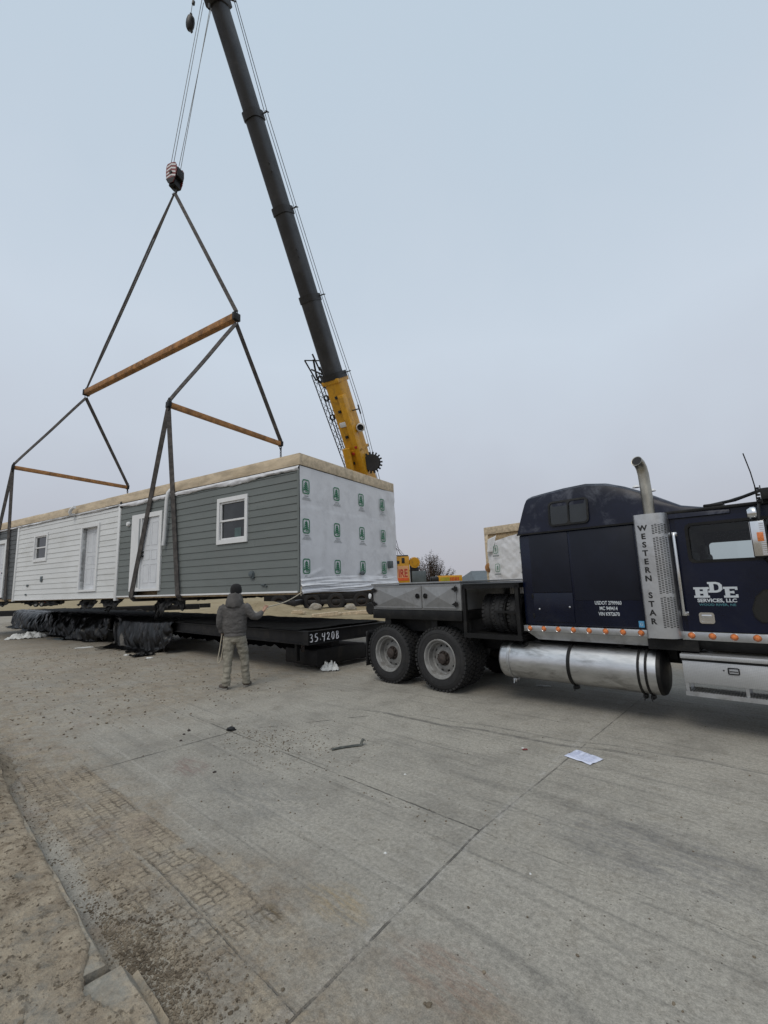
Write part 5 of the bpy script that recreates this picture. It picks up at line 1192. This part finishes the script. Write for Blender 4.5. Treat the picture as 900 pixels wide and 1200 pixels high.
# black plastic sheeting hanging off the carrier
def drape(y0, y1, bulge, foot, seed, label, top=.90, tail=0):
    mb = MB(); ny = int((y1-y0)/.035); nz = 34
    o_ = KO + Matrix.Rotation(KA, 3, 'Z') @ Vector((0, (y0+y1)/2, 0))
    def f(a, b_):
        y = y0 + (y1-y0)*a; e = min(1, min(a*3.5, (1-a)*5)+.1)
        edge = e + .25*fbm((y*1.2+seed, 0, 0)); drop = min(1.18, .45 + 1.1*e + .75*fbm((y*1.7+seed, 5, 1), 3))
        s = b_
        ridge = fbm((y*2.6+seed+s*1.6, s*.8, seed), 3); r2 = fbm((y*9+seed-s*2, s*2.2, seed+4), 3); big = fbm((y*.75+seed, s*1.1, 9), 2)
        out = (.05 + bulge*math.sin(min(1, s*1.1)*math.pi*.62)*(.75+.6*big))*max(.1, edge) + (.24*abs(ridge) + .015*r2)*min(1, s*2.5)
        z = top + .03 - (top+.02)*min(1, s*drop) + .035*abs(ridge)
        if s > .85 and drop > 1.02: out += foot*(s-.85)/.15*max(.1, edge)*(.7+.8*abs(ridge)); z = max(.012 + .06*abs(fbm((y*5, s*9, seed)))*(1), z if s < .9 else .02+.07*abs(fbm((y*5, s*9, seed))))
        if s < .1: out = -.25 + (out+.25)*(s/.1)
        return Vector((-out-.03, y-(y0+y1)/2, max(.012, z)))
    mb.grid(ny, nz, f)
    o = mb.build('plastic_sheet', M['tarp'], None, 75, fix=False); o.location = o_; o.rotation_euler = (0, 0, KA); return tag(o, label, 'plastic sheet', 'black plastic sheets hanging off the carrier')
drape(5.9, 10.4, .13, .50, 3.3, 'crumpled black plastic sheet trailing onto the concrete, the one nearest the standing man')
drape(10.9, 18.4, .50, .2, 7.1, 'big bulging black plastic sheet beside the white rag at the left')
drape(18.8, 28.6, .40, .25, 12.6, 'black plastic sheet bunched over the wheels at the far left end of the carrier')
# tail of plastic on the ground
mb = MB(); mb.grid(30, 16, lambda a, b_: Vector((-.95+.55*a, .0+.4*b_*(1-.4*a), .02+.13*abs(fbm((a*3, b_*3, 1)))*(1-a*.2)))); o = mb.build('plastic_scrap', M['tarp'], None, 75, fix=False)
o.location = KO + Matrix.Rotation(KA, 3, 'Z') @ Vector((0, 6.15, 0)); o.rotation_euler = (0, 0, KA); tag(o, 'small twist of black plastic on the concrete at the foot of the sheeting', 'plastic scrap')

# ---------------------------------------------------------------- person
def skin(name, V, E, rad, mt, parent, sub=2, wr=0., ws=12, root=0):
    me = bpy.data.meshes.new(name); me.from_pydata([Vector(v) for v in V], E, []); o = bpy.data.objects.new(name, me); COL.objects.link(o)
    o.modifiers.new('s', 'SKIN')
    for i, sv in enumerate(me.skin_vertices[0].data):
        r = rad[i]; sv.radius = r if isinstance(r, tuple) else (r, r); sv.use_root = (i == root)
    md = o.modifiers.new('ss', 'SUBSURF'); md.levels = sub; md.render_levels = sub
    dg = bpy.context.evaluated_depsgraph_get(); dg.update()
    m2 = bpy.data.meshes.new_from_object(o.evaluated_get(dg)); bpy.data.objects.remove(o)
    if wr:
        m2.update(); nn = [v.normal.copy() for v in m2.vertices]
        for v, n_ in zip(m2.vertices, nn):
            p = v.co; v.co = p + n_*(wr*fbm((p.x*ws, p.y*ws, p.z*ws*1.7), 3) + wr*.8*math.sin(p.z*ws*5 + 6*fbm((p.x*5, p.y*5, p.z*3))))*(.6)
    m2.name = name; m2.materials.clear(); m2.materials.append(mt); m2.shade_smooth()
    ob = bpy.data.objects.new(name, m2); COL.objects.link(ob); ob.parent = parent; return ob
PO = Vector((-2.72, 8.24, 0))
per = thing('person', PO, 0, 'man seen from behind in grey hooded sweatshirt, faded trousers and black cap, holding a line', 'person')
def chainE(idx): return [(idx[i], idx[i+1]) for i in range(len(idx)-1)]
V = [(0, .02, .98), (0, .02, 1.15), (0, .0, 1.32), (0, -.01, 1.45), (0, .0, 1.53), (0.0, .02, 1.60), (0.0, .035, 1.68), (.0, .035, 1.755),   # 0-7 spine, head
     (-.10, -.01, 1.41), (-.19, -.01, 1.37), (-.25, -.03, 1.18), (-.245, .05, .98), (-.235, .09, .90),                  # 8-12 left arm
     (.10, -.01, 1.41), (.19, -.01, 1.37), (.335, .0, 1.22), (.42, .16, 1.27), (.455, .22, 1.31),                     # 13-17 right arm
     (-.09, .02, .92), (-.115, .03, .52), (-.125, .0, .10), (-.16, .10, .05), (-.20, .17, .035),                          # 18-22 left leg
     (.09, .03, .92), (.115, .15, .52), (.15, .20, .10), (.155, .30, .05), (.15, .37, .035)]                         # 23-27 right leg
Rr = [(.10, .07), (.12, .08), (.14, .085), (.10, .07), .055, .062, (.082, .10), (.06, .07), .04, .04, .036, .032, .030, .04, .04, .036, .032, .03, .065, .055, .042, .04, .03, .065, .055, .042, .04, .03]
Ed = chainE(range(8)) + [(3, 8)] + chainE(range(8, 13)) + [(3, 13)] + chainE(range(13, 18)) + [(0, 18)] + chainE(range(18, 23)) + [(0, 23)] + chainE(range(23, 28))
# hands grown on the same body: palm and five fingers each
def hand(wi, dirv, side, base):
    d = Vector(dirv).normalized(); s = Vector(side).normalized(); n_ = d.cross(s); w0 = Vector(V[wi])
    pa = w0 + d*.045; V.append(tuple(pa)); Rr.append((.026, .018)); pi = len(V)-1; Ed.append((wi, pi))
    for k, (off_, l) in enumerate(((-.03, .055), (-.010, .066), (.010, .062), (.028, .050))):
        a = pa + d*.035 + s*off_; b_ = a + d*l*.5 + n_*.012; c = b_ + d*l*.25 + n_*l*.5
        i = len(V); V.extend([tuple(a), tuple(b_), tuple(c)]); Rr.extend([.010, .009, .008]); Ed.extend([(pi, i), (i, i+1), (i+1, i+2)])
    a = pa + s*-.038 + n_*.008; b_ = a + s*-.018 + d*.028 + n_*.015; i = len(V); V.extend([tuple(a), tuple(b_)]); Rr.extend([.012, .010]); Ed.extend([(pi, i), (i, i+1)])
hand(12, (.05, .25, -1), (0, 1, .2), 0); hand(17, (.35, .55, .9), (.8, -.2, -.3), 0)
body = skin('body', V, Ed, Rr, M['skin'], per, 2)
for s in (-1, 1):
    mb = MB(); mb.lathe([(.001, -.008), (.02, -.008), (.03, 0), (.02, .010), (.001, .01)], (s*.083, .03, 1.665), (1, 0, .1*s), 14); mb.build('ear', M['skin'], body, 60)
    mb = MB(); mb.lathe([(.001, -.01), (.009, -.005), (.010, 0), (.001, .01)], (s*.03, .128, 1.685), (0, -1, 0), 10); mb.build('eye', M['cap'], body, 60)
mb = MB(); mb.add([(0, .128, 1.70), (-.014, .13, 1.655), (.014, .13, 1.655), (0, .162, 1.660), (0, .13, 1.65)], [(0, 1, 3), (0, 3, 2), (1, 4, 3), (4, 2, 3)]); mb.build('nose', M['skin'], body, 80)
mb = MB(); mb.box(-.022, .022, .122, .132, 1.622, 1.630); mb.build('mouth', M['hub'], body)
# hooded sweatshirt
def cloth(name, mb, mt, parent, vox=.013, wr=.006, ws=7, sm=6):
    """fuse the overlapping lofts in mb into one continuous garment surface and crease it"""
    me = bpy.data.meshes.new(name); me.from_pydata(mb.V, [], mb.F); o = bpy.data.objects.new(name, me); COL.objects.link(o)
    md = o.modifiers.new('r', 'REMESH'); md.mode = 'VOXEL'; md.voxel_size = vox
    md = o.modifiers.new('s', 'SMOOTH'); md.factor = .5; md.iterations = sm
    dg = bpy.context.evaluated_depsgraph_get(); dg.update(); m2 = bpy.data.meshes.new_from_object(o.evaluated_get(dg)); bpy.data.objects.remove(o)
    m2.update(); nn = [v.normal.copy() for v in m2.vertices]
    for v, n_ in zip(m2.vertices, nn):
        p = v.co; f1 = fbm((p.x*ws, p.y*ws, p.z*ws*2.2), 3); f2 = fbm((p.x*ws*2.2+3, p.y*ws*2.2, p.z*ws*3.5), 2)
        v.co = p + n_*(wr*f1*1.6 - wr*1.3*max(0, abs(f2)-.15))
    m2.materials.clear(); m2.materials.append(mt); m2.shade_smooth(); m2.name = name
    ob = bpy.data.objects.new(name, m2); COL.objects.link(ob); ob.parent = parent; return ob
def rings(mb, rs, seg=20):
    """rs: (x, y, z, rx, ry) horizontal ellipses, closed at both ends"""
    vs = [(x+a*math.cos(2*math.pi*k/seg), y+b_*math.sin(2*math.pi*k/seg), z) for x, y, z, a, b_ in rs for k in range(seg)]; n = len(rs)
    mb.add(vs, [(i_*seg+k, i_*seg+(k+1) % seg, (i_+1)*seg+(k+1) % seg, (i_+1)*seg+k) for i_ in range(n-1) for k in range(seg)] + [tuple(range(seg-1, -1, -1)), tuple(range((n-1)*seg, n*seg))])
hm = MB()
rings(hm, [(0, .02, .915, .178, .128), (0, .02, .945, .185, .133), (-.005, .02, .98, .205, .148), (-.005, .015, 1.08, .212, .150), (0, .01, 1.2, .213, .145), (0, 0, 1.32, .222, .138), (0, -.005, 1.40, .225, .125), (0, -.008, 1.45, .185, .11), (0, -.005, 1.49, .12, .09), (0, 0, 1.53, .08, .075)])
hm.tube([(-.17, -.005, 1.425), (-.215, -.01, 1.385), (-.248, -.02, 1.29), (-.262, -.03, 1.18), (-.262, .0, 1.09), (-.252, .04, 1.0), (-.243, .06, .955)], [.07, .076, .072, .066, .062, .056, .044], 14)
hm.tube([(.17, -.005, 1.425), (.215, -.01, 1.385), (.268, -.005, 1.30), (.322, .0, 1.225), (.365, .04, 1.215), (.405, .11, 1.245), (.438, .18, 1.29)], [.07, .076, .072, .068, .064, .058, .044], 14)
hood = cloth('sweatshirt', hm, M['hoodie'], per, .012, .007, 7)
mb = MB()
def hoodf(a, b_):
    an = 2*math.pi*a; r = .118 + .03*math.sin(b_*math.pi) ; x = r*1.15*math.cos(an); y = -.015 + r*.92*math.sin(an)
    z = 1.445 + .155*b_ - (.045*(1-b_)) * (1 if math.sin(an) < 0 else 0)
    return Vector((x*(1-.36*b_), y*(1-.25*b_) - .02, z + .02*fbm((x*14, y*14, b_*3)) + (.035*b_ if math.sin(an) < .3 else 0)))
mb.grid(40, 10, hoodf); mb.build('hood', M['hoodie'], hood, 80, thick=.02)
tm = MB()
rings(tm, [(0, .02, .80, .15, .10), (0, .02, .86, .182, .122), (0, .02, .93, .172, .118), (0, .02, .97, .165, .112)])
tm.tube([(-.085, .02, .90), (-.10, .02, .80), (-.118, .03, .64), (-.125, .035, .50), (-.128, .02, .36), (-.13, .0, .22), (-.134, -.005, .13), (-.137, .0, .06)], [.095, .100, .090, .080, .076, .068, .076, .070], 16)
tm.tube([(.085, .02, .90), (.10, .05, .80), (.12, .10, .64), (.128, .14, .50), (.14, .165, .36), (.15, .185, .22), (.154, .19, .13), (.156, .20, .06)], [.095, .100, .090, .080, .076, .068, .076, .070], 16)
cloth('trousers', tm, M['jeans'], per, .013, .009, 8, 4)
mb = MB(); rings(mb, [(0, .02, .908, .186, .134), (0, .02, .90, .190, .138), (0, .02, .935, .192, .140), (0, .02, .945, .184, .134)]); mb.build('hem', M['hoodie'], hood, 60)
for (a, b_, c, d) in (((-.135, -.05, .045), (-.17, .03, .05), (-.235, .08, .045), (-.285, .10, .038)), ((.155, .14, .045), (.158, .22, .05), (.165, .31, .042), (.168, .36, .036))):
    sh_ = skin('shoe', [a, b_, c, d], chainE(range(4)), [(.055, .045), (.062, .055), (.060, .042), (.048, .032)], M['shoe'], per, 2)
    A, Dv = Vector(a), Vector(d); dr = (Dv-A); dr.z = 0; L_ = dr.length; dr.normalize(); sd = Vector((-dr.y, dr.x, 0))
    mb = MB(); out = []
    for k in range(20):
        an = 2*math.pi*k/20; out.append((math.cos(an)*(L_/2+.055), math.sin(an)*(.052 if math.cos(an) > 0 else .045)))
    mid = (A+Dv)/2; mid.z = 0
    mb.plate(out, [], lambda p, q, dd: mid + dr*p + sd*q + Vector((0,0,.002+dd)), .022); mb.build('sole', M['sole'], sh_, 40)
# cap
mb = MB(); mb.lathe([(.104, -.055), (.108, -.01), (.104, .04), (.085, .085), (.05, .108), (.001, .116)], (0, .035, 1.70), (0, -.08, 1), 24); mb.add([(-.07, .12, 1.685), (.07, .12, 1.685), (.055, .20, 1.668), (-.055, .20, 1.668), (-.07, .12, 1.692), (.07, .12, 1.692), (.055, .20, 1.675), (-.055, .20, 1.675)], [(0,1,2,3), (4,5,6,7), (2,3,7,6), (0,3,7,4), (1,2,6,5)])
cp = mb.build('cap', M['cap'], per, 60); cp.scale = (.93, 1.0, 1.0)
for wi, cpt in ((12, 11), (17, 16)):
    mb = MB(); w0 = Vector(V[wi]); d_ = Vector(((.05, .25, -1) if wi == 12 else (.35, .55, .9))).normalized()
    if wi == 12: mb.lathe([(.034, -.03), (.040, 0), (.044, .04), (.046, .08), (.036, .12), (.02, .145), (.001, .15)], w0-d_*.01, d_, 14); g_ = mb.build('glove', M['glove'], per, 60)
# lines held by the man
Hd_ = PO + Vector((.52, .32, 1.375)); EndP = HW(.02, -.04, 1.60)
mb = MB(); ln = EndP - Hd_; mb.tube([Hd_ - ln*.05 + Vector((0,0,-.03))] + [Hd_ + ln*(k/12) - Vector((0,0,.10*math.sin(k/12*math.pi)*.5)) for k in range(13)], .011, 7)
tag(place(mb.build('tag_line', M['rope'], None, 60), Hd_), 'cream line stretched from the man\'s right hand to the lower corner of the house', 'rope')
lh = PO + Vector((-.24, .09, .92))
pts = [(.03, -.06, .12), (.0, -.05, 0), (-.015, -.06, -.12), (-.03, -.07, -.26), (-.055, -.07, -.38), (-.065, -.06, -.45), (-.045, -.06, -.485), (-.02, -.06, -.46), (.0, -.05, -.38), (.02, -.04, -.2), (.03, -.04, -.02)]
mb = MB(); mb.tube([lh + Vector(p) for p in pts], .008, 7); tag(place(mb.build('rope_loop', M['rope'], None, 60), lh), 'loop of thin cream rope hanging from the man\'s left hand', 'rope')

# ---------------------------------------------------------------- second module, far house, tree, machines
m2o = Vector((4.45, 20, 0)); A2 = math.atan2(-.77, .64)
m2 = thing('house_module', m2o, A2, 'second house module wrapped in white sheeting with raw timber edge, behind the blue sleeper', 'house')
mb = MB(); mb.box(.0, 4.27, .03, 12, .95, 3.95); mb.build('wall', M['osb'], m2, 0)
mb = MB(); mb.box(-.03, 4.30, -.04, .05, 3.70, 4.02, .004); mb.box(-.03, .16, -.035, .045, .95, 3.697, .004); mb.box(-.035, .05, .052, 12, 3.70, 4.02, .004); mb.build('timber_edge', M['wood'], m2)
mb = MB()
def w2(a, b_):
    x = .17 + 4.1*a; top = 3.30 + .33*math.sin(min(1, a*1.6)*math.pi/2) ; z = .9 + (top-.9)*b_
    return Vector((x + (.12*fbm((0, z*1.5, 4)) - .02)*(1-min(1, a*6)), -.06 - .07*abs(fbm((x*1.3, z*1.1, 0), 4)) - .03*abs(fbm((x*3+z*3, z*.6, 3))), z))
mb.grid(70, 50, w2)
for (x, z) in ((.62, 3.0), (.66, 2.22), (.70, 1.45), (1.95, 3.05), (1.97, 2.25)):
    f = lambda a, b_, dd: Vector((x+a, -.17, z+b_))
    mb.plate(rrect(-.12, .12, -.17, .17, .06), [rrect(-.10, .10, -.15, .15, .045)], f, 0, 1)
    for k in range(3): mb.plate([(-.06, .02-k*.05), (0, .09-k*.05), (.06, .02-k*.05), (0, .05-k*.05)], [], f, 0, 1)
    mb.plate([(-.01, .1), (.01, .1), (.01, -.12), (-.01, -.12)], [], f, 0, 1); mb.plate([(-.16, -.30), (.16, -.30), (.16, -.24), (-.16, -.24)], [], f, 0, 2)
mb.build('house_wrap', [M['wrap'], M['green'], M['greyprint']], m2, 70, fix=False)
mb = MB(); mb.grid(14, 14, lambda a, b_: Vector((.22+.42*a*(1-b_*.5), -.16-.08*math.sin(a*5)-.05*b_, 3.40-.5*b_+.22*a-.22*a*b_))); mb.build('wrap_flap', M['wrap'], m2, 80, fix=False, thick=.004)
mb = MB(); mb.lathe([(.001, -.02), (.10, -.015), (.20, 0)], (.1, -.05, 2.25), (0, 1, 0), 16); o = mb.build('knot_board', M['beamwood'], m2); 
mb = MB()
for y in (1, 5, 9):
    for x in (.6, 3.6): mb.box(x, x+.2, y, y+.2, 0, .95)
mb.box(.1, 4.1, .2, 11.8, .72, .949); mb.build('support_frame', M['trailer'], m2, 0)

fh = thing('gabled_house', Vector((15.5, 62, 0)), R(12), 'small dark grey gabled house far behind, between the toolbox and the second module', 'house')
mb = MB(); mb.box(-5, 5, -3.5, 3.5, 0, 1.6); mb.build('wall', M['siding_dark'], fh, 0)
mb = MB(); mb.add([(-5.3, -3.9, 1.5), (5.3, -3.9, 1.5), (5.3, 3.9, 1.5), (-5.3, 3.9, 1.5), (-4.2, 0, 3.0), (5.3, 0, 3.0)], [(0, 1, 5, 4), (2, 3, 4, 5), (3, 0, 4), (1, 2, 5), (0, 1, 2, 3)]); mb.build('roof', M['container'], fh, 0)

tree = thing('bushy_tree', Vector((5.4, 55, 0)), 0, 'sparse brown and green tree standing behind the crane, left of the second module', 'tree')
random.seed(11); tb_ = MB(); lf = MB(); 
tb_.tube([(0,0,-.2), (.05,0,.7), (0,.1,1.4), (.1,0,2.4)], [.16, .13, .10, .05], 8)
for k in range(70):
    a = random.uniform(0, 6.28); sp = random.uniform(.05, 1); z0 = random.uniform(.5, 1.5)
    hgt = (3.5 - 1.7*sp)*random.uniform(.75, 1.15); end = Vector((math.cos(a)*3.0*sp, math.sin(a)*2.2*sp, z0+hgt))
    if abs(math.cos(a)*sp) < .55 and random.random() < .35: end.z += .6
    s0_ = Vector((0, 0, z0)); mid = s0_.lerp(end, .5) + Vector((math.cos(a)*.5*sp, math.sin(a)*.3*sp, -.3)); pts = [s0_, mid, end]
    tb_.tube(pts, [.05, .03, .01], 5)
    for j in range(190):
        q = random.uniform(.15, 1.05); p = (s0_.lerp(mid, q*2) if q < .5 else mid.lerp(end, q*2-1)) + Vector([random.gauss(0, .10+.10*(1-q)) for _ in range(3)])
        n1 = Vector([random.uniform(-1, 1) for _ in range(3)]).normalized(); n2 = n1.cross(Vector((random.random(), random.random(), 1))).normalized(); s = random.uniform(.04, .10)
        lf.add([p - n1*s*.5, p + n2*s*.9, p + n1*s*.5, p - n2*s*.4], [(0, 1, 2, 3)])
tb_.build('trunk', M['bark'], tree, 50)
M['leaf'] = mat('dry_leaves', (.05, .05, .03), .8, 0, .5, 1.6, c2=(.10, .055, .04)); lf.build('crown', M['leaf'], tree, 0, fix=False)

def wheel_simple(parent, x, y, z, r, w_, rz=0):
    mb = MB(); mb.lathe([(r*.5, .03), (r*.62, 0), (r*.9, 0), (r, .04), (r, w_-.04), (r*.9, w_), (r*.6, w_)], (0,0,0), (0,1,0), 22); mb.lathe([(r*.5, .05), (r*.3, .08), (r*.12, .05), (.001, .05)], (0,0,0), (0,1,0), 16, 1)
    o = mb.build('wheel', [M['rubber'], M['rim']], parent, 40); o.location = (x, y, z); o.rotation_euler = (0, 0, rz); return o
# mobile-home chassis parked on the dirt
def chassis(loc, rz, L_, label, axles, extra=None):
    t_ = thing('parked_chassis', loc, rz, label, 'trailer', 'chassis parked on the dirt behind the house'); mb = MB()
    for y in (0, 2.2): mb.box(0, L_, y, y+.12, .62, .9)
    for k in range(int(L_/1.5)): mb.box(k*1.5+.3, k*1.5+.4, .12, 2.2, .7, .85)
    mb.build('frame', M['trailer'], t_, 0)
    w0 = None
    for x in axles:
        for y in (-.05, 2.1):
            if w0 is None: w0 = wheel_simple(t_, x, y, .38, .38, .24); 
            else: c = copy_tree(w0, t_); c.location = (x, y, .38)
    return t_
gz = lambda x, y: ground_z(x, y)
chassis((-26, 28.5, gz(-20, 29)), R(4), 14, 'long low black chassis with small wheels parked behind the dark far section at the left', (4, 5, 6, 9.4, 10.3))
c_ = chassis((-9.5, 41, gz(-6, 41)), R(-3), 9, 'black wheeled chassis parked in the distance behind the man', (2.4, 3.4, 6.6, 7.6))
tk = thing('utility_truck', Vector((-5.6, 44, gz(-5, 44))), R(-4), 'blue grey flatbed truck parked far behind, under the wrapped end of the house', 'truck')
mb = MB(); mb.box(0, 4.6, 0, 2.2, .75, .95, .02); mb.box(.1, 4.4, .05, 2.15, .95, 1.75, .04); mb.build('flatbed', M['container'], tk)
mb = MB(); mb.box(4.7, 6.2, .05, 2.15, .6, 2.0, .15); mb.build('cab', M['container'], tk)
for x in (.9, 5.3):
    for y in (-.02, 1.98): wheel_simple(tk, x, y, .45, .45, .25)
for x in (.3, 3.4): mb = MB(); mb.lathe([(.001, -.03), (.09, -.02), (.1, 0)], (x, 0, .85), (0, 1, 0), 12); mb.build('tail_lamp', M['redlens'], tk)
sk = thing('skid_loader', Vector((-47.5, 62, .25)), R(-8), 'small orange loader parked behind the white section of the house', 'loader')
mb = MB(); mb.box(-.2, 1.5, .0, 1.3, .55, 1.35, .08); mb.box(-.5, -.15, .05, 1.25, .7, 1.15, .05); mb.build('body', M['orange'], sk)
mb = MB(); mb.box(.2, 1.1, .12, 1.18, 1.3, 1.95, .05); mb.build('cab', M['black'], sk)
mb = MB(); mb.box(1.5, 2.2, -.1, 1.4, .1, .5, .04); mb.tube([(-.1, -.05, 1.4), (1.3, -.05, 1.2), (1.8, -.05, .4)], .07, 6); mb.tube([(-.1, 1.35, 1.4), (1.3, 1.35, 1.2), (1.8, 1.35, .4)], .07, 6); mb.build('loader_arm', M['black'], sk)
for x in (.2, 1.1):
    for y in (-.2, 1.25): wheel_simple(sk, x, y, .36, .36, .28)
# pale boards and stone blocks on the dirt
random.seed(5)
for k, (x, y, l, a, lab, mt) in enumerate(((-3.2, 24.5, 1.6, 20, 'bleached board lying on the sandy soil right of the standing man', 'wood'), (-5.0, 26, .9, -30, 'short pale plank on the soil behind the man\'s outstretched arm', 'wood'), (-1.4, 26.5, 2.4, 8, 'long pale board lying on the soil under the wrapped end wall', 'wood'))):
    mb = MB(); mb.box(-l/2, l/2, -.12, .12, 0, .12, .01); mb.box(-l/2, l/2-.2, -.05, .15, .123, .2, .01); o = mb.build('board', M[mt], None); o.location = (x, y, gz(x, y)); o.rotation_euler = (R(3), R(-3), R(a)); tag(o, lab, 'board')
for k, (x, y, s, lab) in enumerate(((-7.2, 24.8, .5, 'large pale rock on the soil just left of the man\'s head'), (-2.4, 30, .38, 'pale rock on the soil below the wrapped end of the house'), (-.9, 29, .3, 'small pale rock nearest the grey toolbox on the soil'), (-4.6, 29.5, .4, 'pale rock on the soil right of the man\'s raised hand'))):
    bm = bmesh.new(); bmesh.ops.create_icosphere(bm, subdivisions=3, radius=s)
    for v in bm.verts: v.co *= 1 + .35*fbm(tuple(v.co*2.2 + Vector((k*3, 0, 0)))); v.co.z *= .7
    me = bpy.data.meshes.new('rock'); bm.to_mesh(me); bm.free(); me.materials.append(M['kerb']); o = bpy.data.objects.new('rock', me); COL.objects.link(o); o.location = (x, y, gz(x, y)+s*.25); tag(o, lab, 'rock')

# ---------------------------------------------------------------- litter on the road
def crumpled(name, loc, sx, sy, h, mt, label, cat, seed, rz=0, n_=26, p_=4):
    mb = MB()
    def f(a, b_):
        x = (a-.5)*2; y = (b_-.5)*2; r = max(abs(x), abs(y)); an = math.atan2(y, x)
        e = 1 + .35*fbm((math.cos(an)*1.4+seed, math.sin(an)*1.4, seed))
        return Vector((x*sx/2*e, y*sy/2*e, .004 + h*(1-r**p_)*(.25+.95*abs(fbm((x*1.7+seed, y*1.7, 1), 3))) + h*.35*abs(fbm((x*4+seed, y*4, 9)))))
    mb.grid(n_, n_, f); o = mb.build(name, M[mt] if isinstance(mt, str) else mt, None, 70, fix=False, thick=.002); o.location = loc; o.rotation_euler = (0, 0, rz); return tag(o, label, cat)
crumpled('plastic_bag', (-1.24, 9.72, 0), .36, .30, .19, 'plastic', 'crumpled white plastic bag on the concrete below the chalked number', 'bag', 2.2)
crumpled('white_rag', (-15.0, 19.3, 0), 1.2, .7, .26, 'plastic', 'heap of crumpled white sheeting on the ground at the far left by the black plastic', 'rag', 5.1, R(20), 36)
crumpled('white_rag', (-12.9, 18.3, 0), 1.3, .35, .05, 'container', 'flat grey strip of sheeting beside the white heap under the bulging black plastic', 'rag', 8.1, R(-30))
crumpled('plastic_scrap', (-9.9, 15.2, 0), .5, .25, .02, 'plastic', 'thin flat white scrap on the concrete in front of the bulging black plastic', 'scrap', 1.1, R(20))
crumpled('plastic_scrap', (-7.3, 13.0, 0), .14, .09, .03, 'plastic', 'small white scrap on the concrete, right of the thin flat one', 'scrap', 3.7)
crumpled('plastic_scrap', (-6.3, 12.3, 0), .16, .10, .03, 'plastic', 'small yellowish white scrap just below the black plastic nearest the man', 'scrap', 4.7)
crumpled('paper_scrap', (2.46, 7.66, 0), .22, .06, .015, 'plastic', 'narrow white scrap lying under the fuel tank', 'scrap', 6.6, R(-20))
crumpled('candy_wrapper', (1.35, 4.93, 0), .05, .025, .012, 'darkred', 'tiny red wrapper on the concrete left of the sheet of paper', 'wrapper', 7.7)
crumpled('candy_wrapper', (1.335, 4.955, .004), .022, .02, .012, 'plastic', 'tiny white paper bit on the red wrapper', 'wrapper', 9.7)
# sheet of paper
mb = MB(); mb.grid(16, 12, lambda a, b_: Vector(((a-.5)*.215, (b_-.5)*.28, .006 + .012*abs(fbm((a*2, b_*2, 3))) + .01*a*b_))); 
for k in range(13):
    if k in (4, 9): continue
    mb.grid(1, 1, lambda a, b_: Vector((-.085 + a*(.17 if k % 3 else .12), .115 - k*.018 - b_*.004, .0225)), 1)
M['paperink'] = mat('paper_print', (.42, .46, .62), .7)
o = mb.build('paper_sheet', [M['paper'], M['paperink']], None, 60, fix=False, thick=.0006); o.location = (1.835, 4.67, 0); o.rotation_euler = (0, 0, R(32)); tag(o, 'sheet of printed white paper lying on the concrete in front of the truck', 'paper')
# dark folded strap
mb = MB()
def stf(a, b_):
    x = (a-.5)*.40; z = .008 + .004*fbm((a*5, b_*2, 0)); y = (b_-.5)*.055
    if a > .82: z += .05*math.sin((a-.82)/.18*math.pi*.75); x -= .03*(a-.82)/.18; y += .012
    return Vector((x, y + .01*math.sin(a*5), z))
mb.grid(40, 4, stf); M['strapmat'] = mat('olive_webbing', (.045, .05, .045), .8, 0, .35, 14, dirt=(.16, .16, .14), da=.6, ds=12)
o = mb.build('strap_piece', M['strapmat'], None, 70, fix=False, thick=.006); o.location = (-.455, 5.19, 0); o.rotation_euler = (0, 0, R(21)); tag(o, 'short dark green strap with a folded end lying on the concrete', 'strap')
for k, (u, w_, s) in enumerate(((-1.35, -3.4, .04), (-1.25, -3.5, .035), (-1.05, -3.62, .03), (.15, -3.8, .03), (2.3, -3.7, .02), (1.6, -2.7, .02), (3.1, -3.3, .014))):
    mb = MB(); clods(mb, [(0, 0, 0, s*.6)]); o = mb.build('pebble', M['hub'] if k < 4 else M['plastic'], None, 0); p = W(u, w_, 0); o.location = p
    tag(o, ('dark pebble', 'small pale pebble')[k >= 4] + (' beside the road joint left of the man\'s shadow, upper one', ' beside the road joint, lower one of the pair', ' between the tyre prints and the strap', ' alone in the middle of the left slab', ' near the transverse joint, left side', ' on the slab between strap and paper', ' on the open slab right of the transverse joint')[k], 'pebble', None)
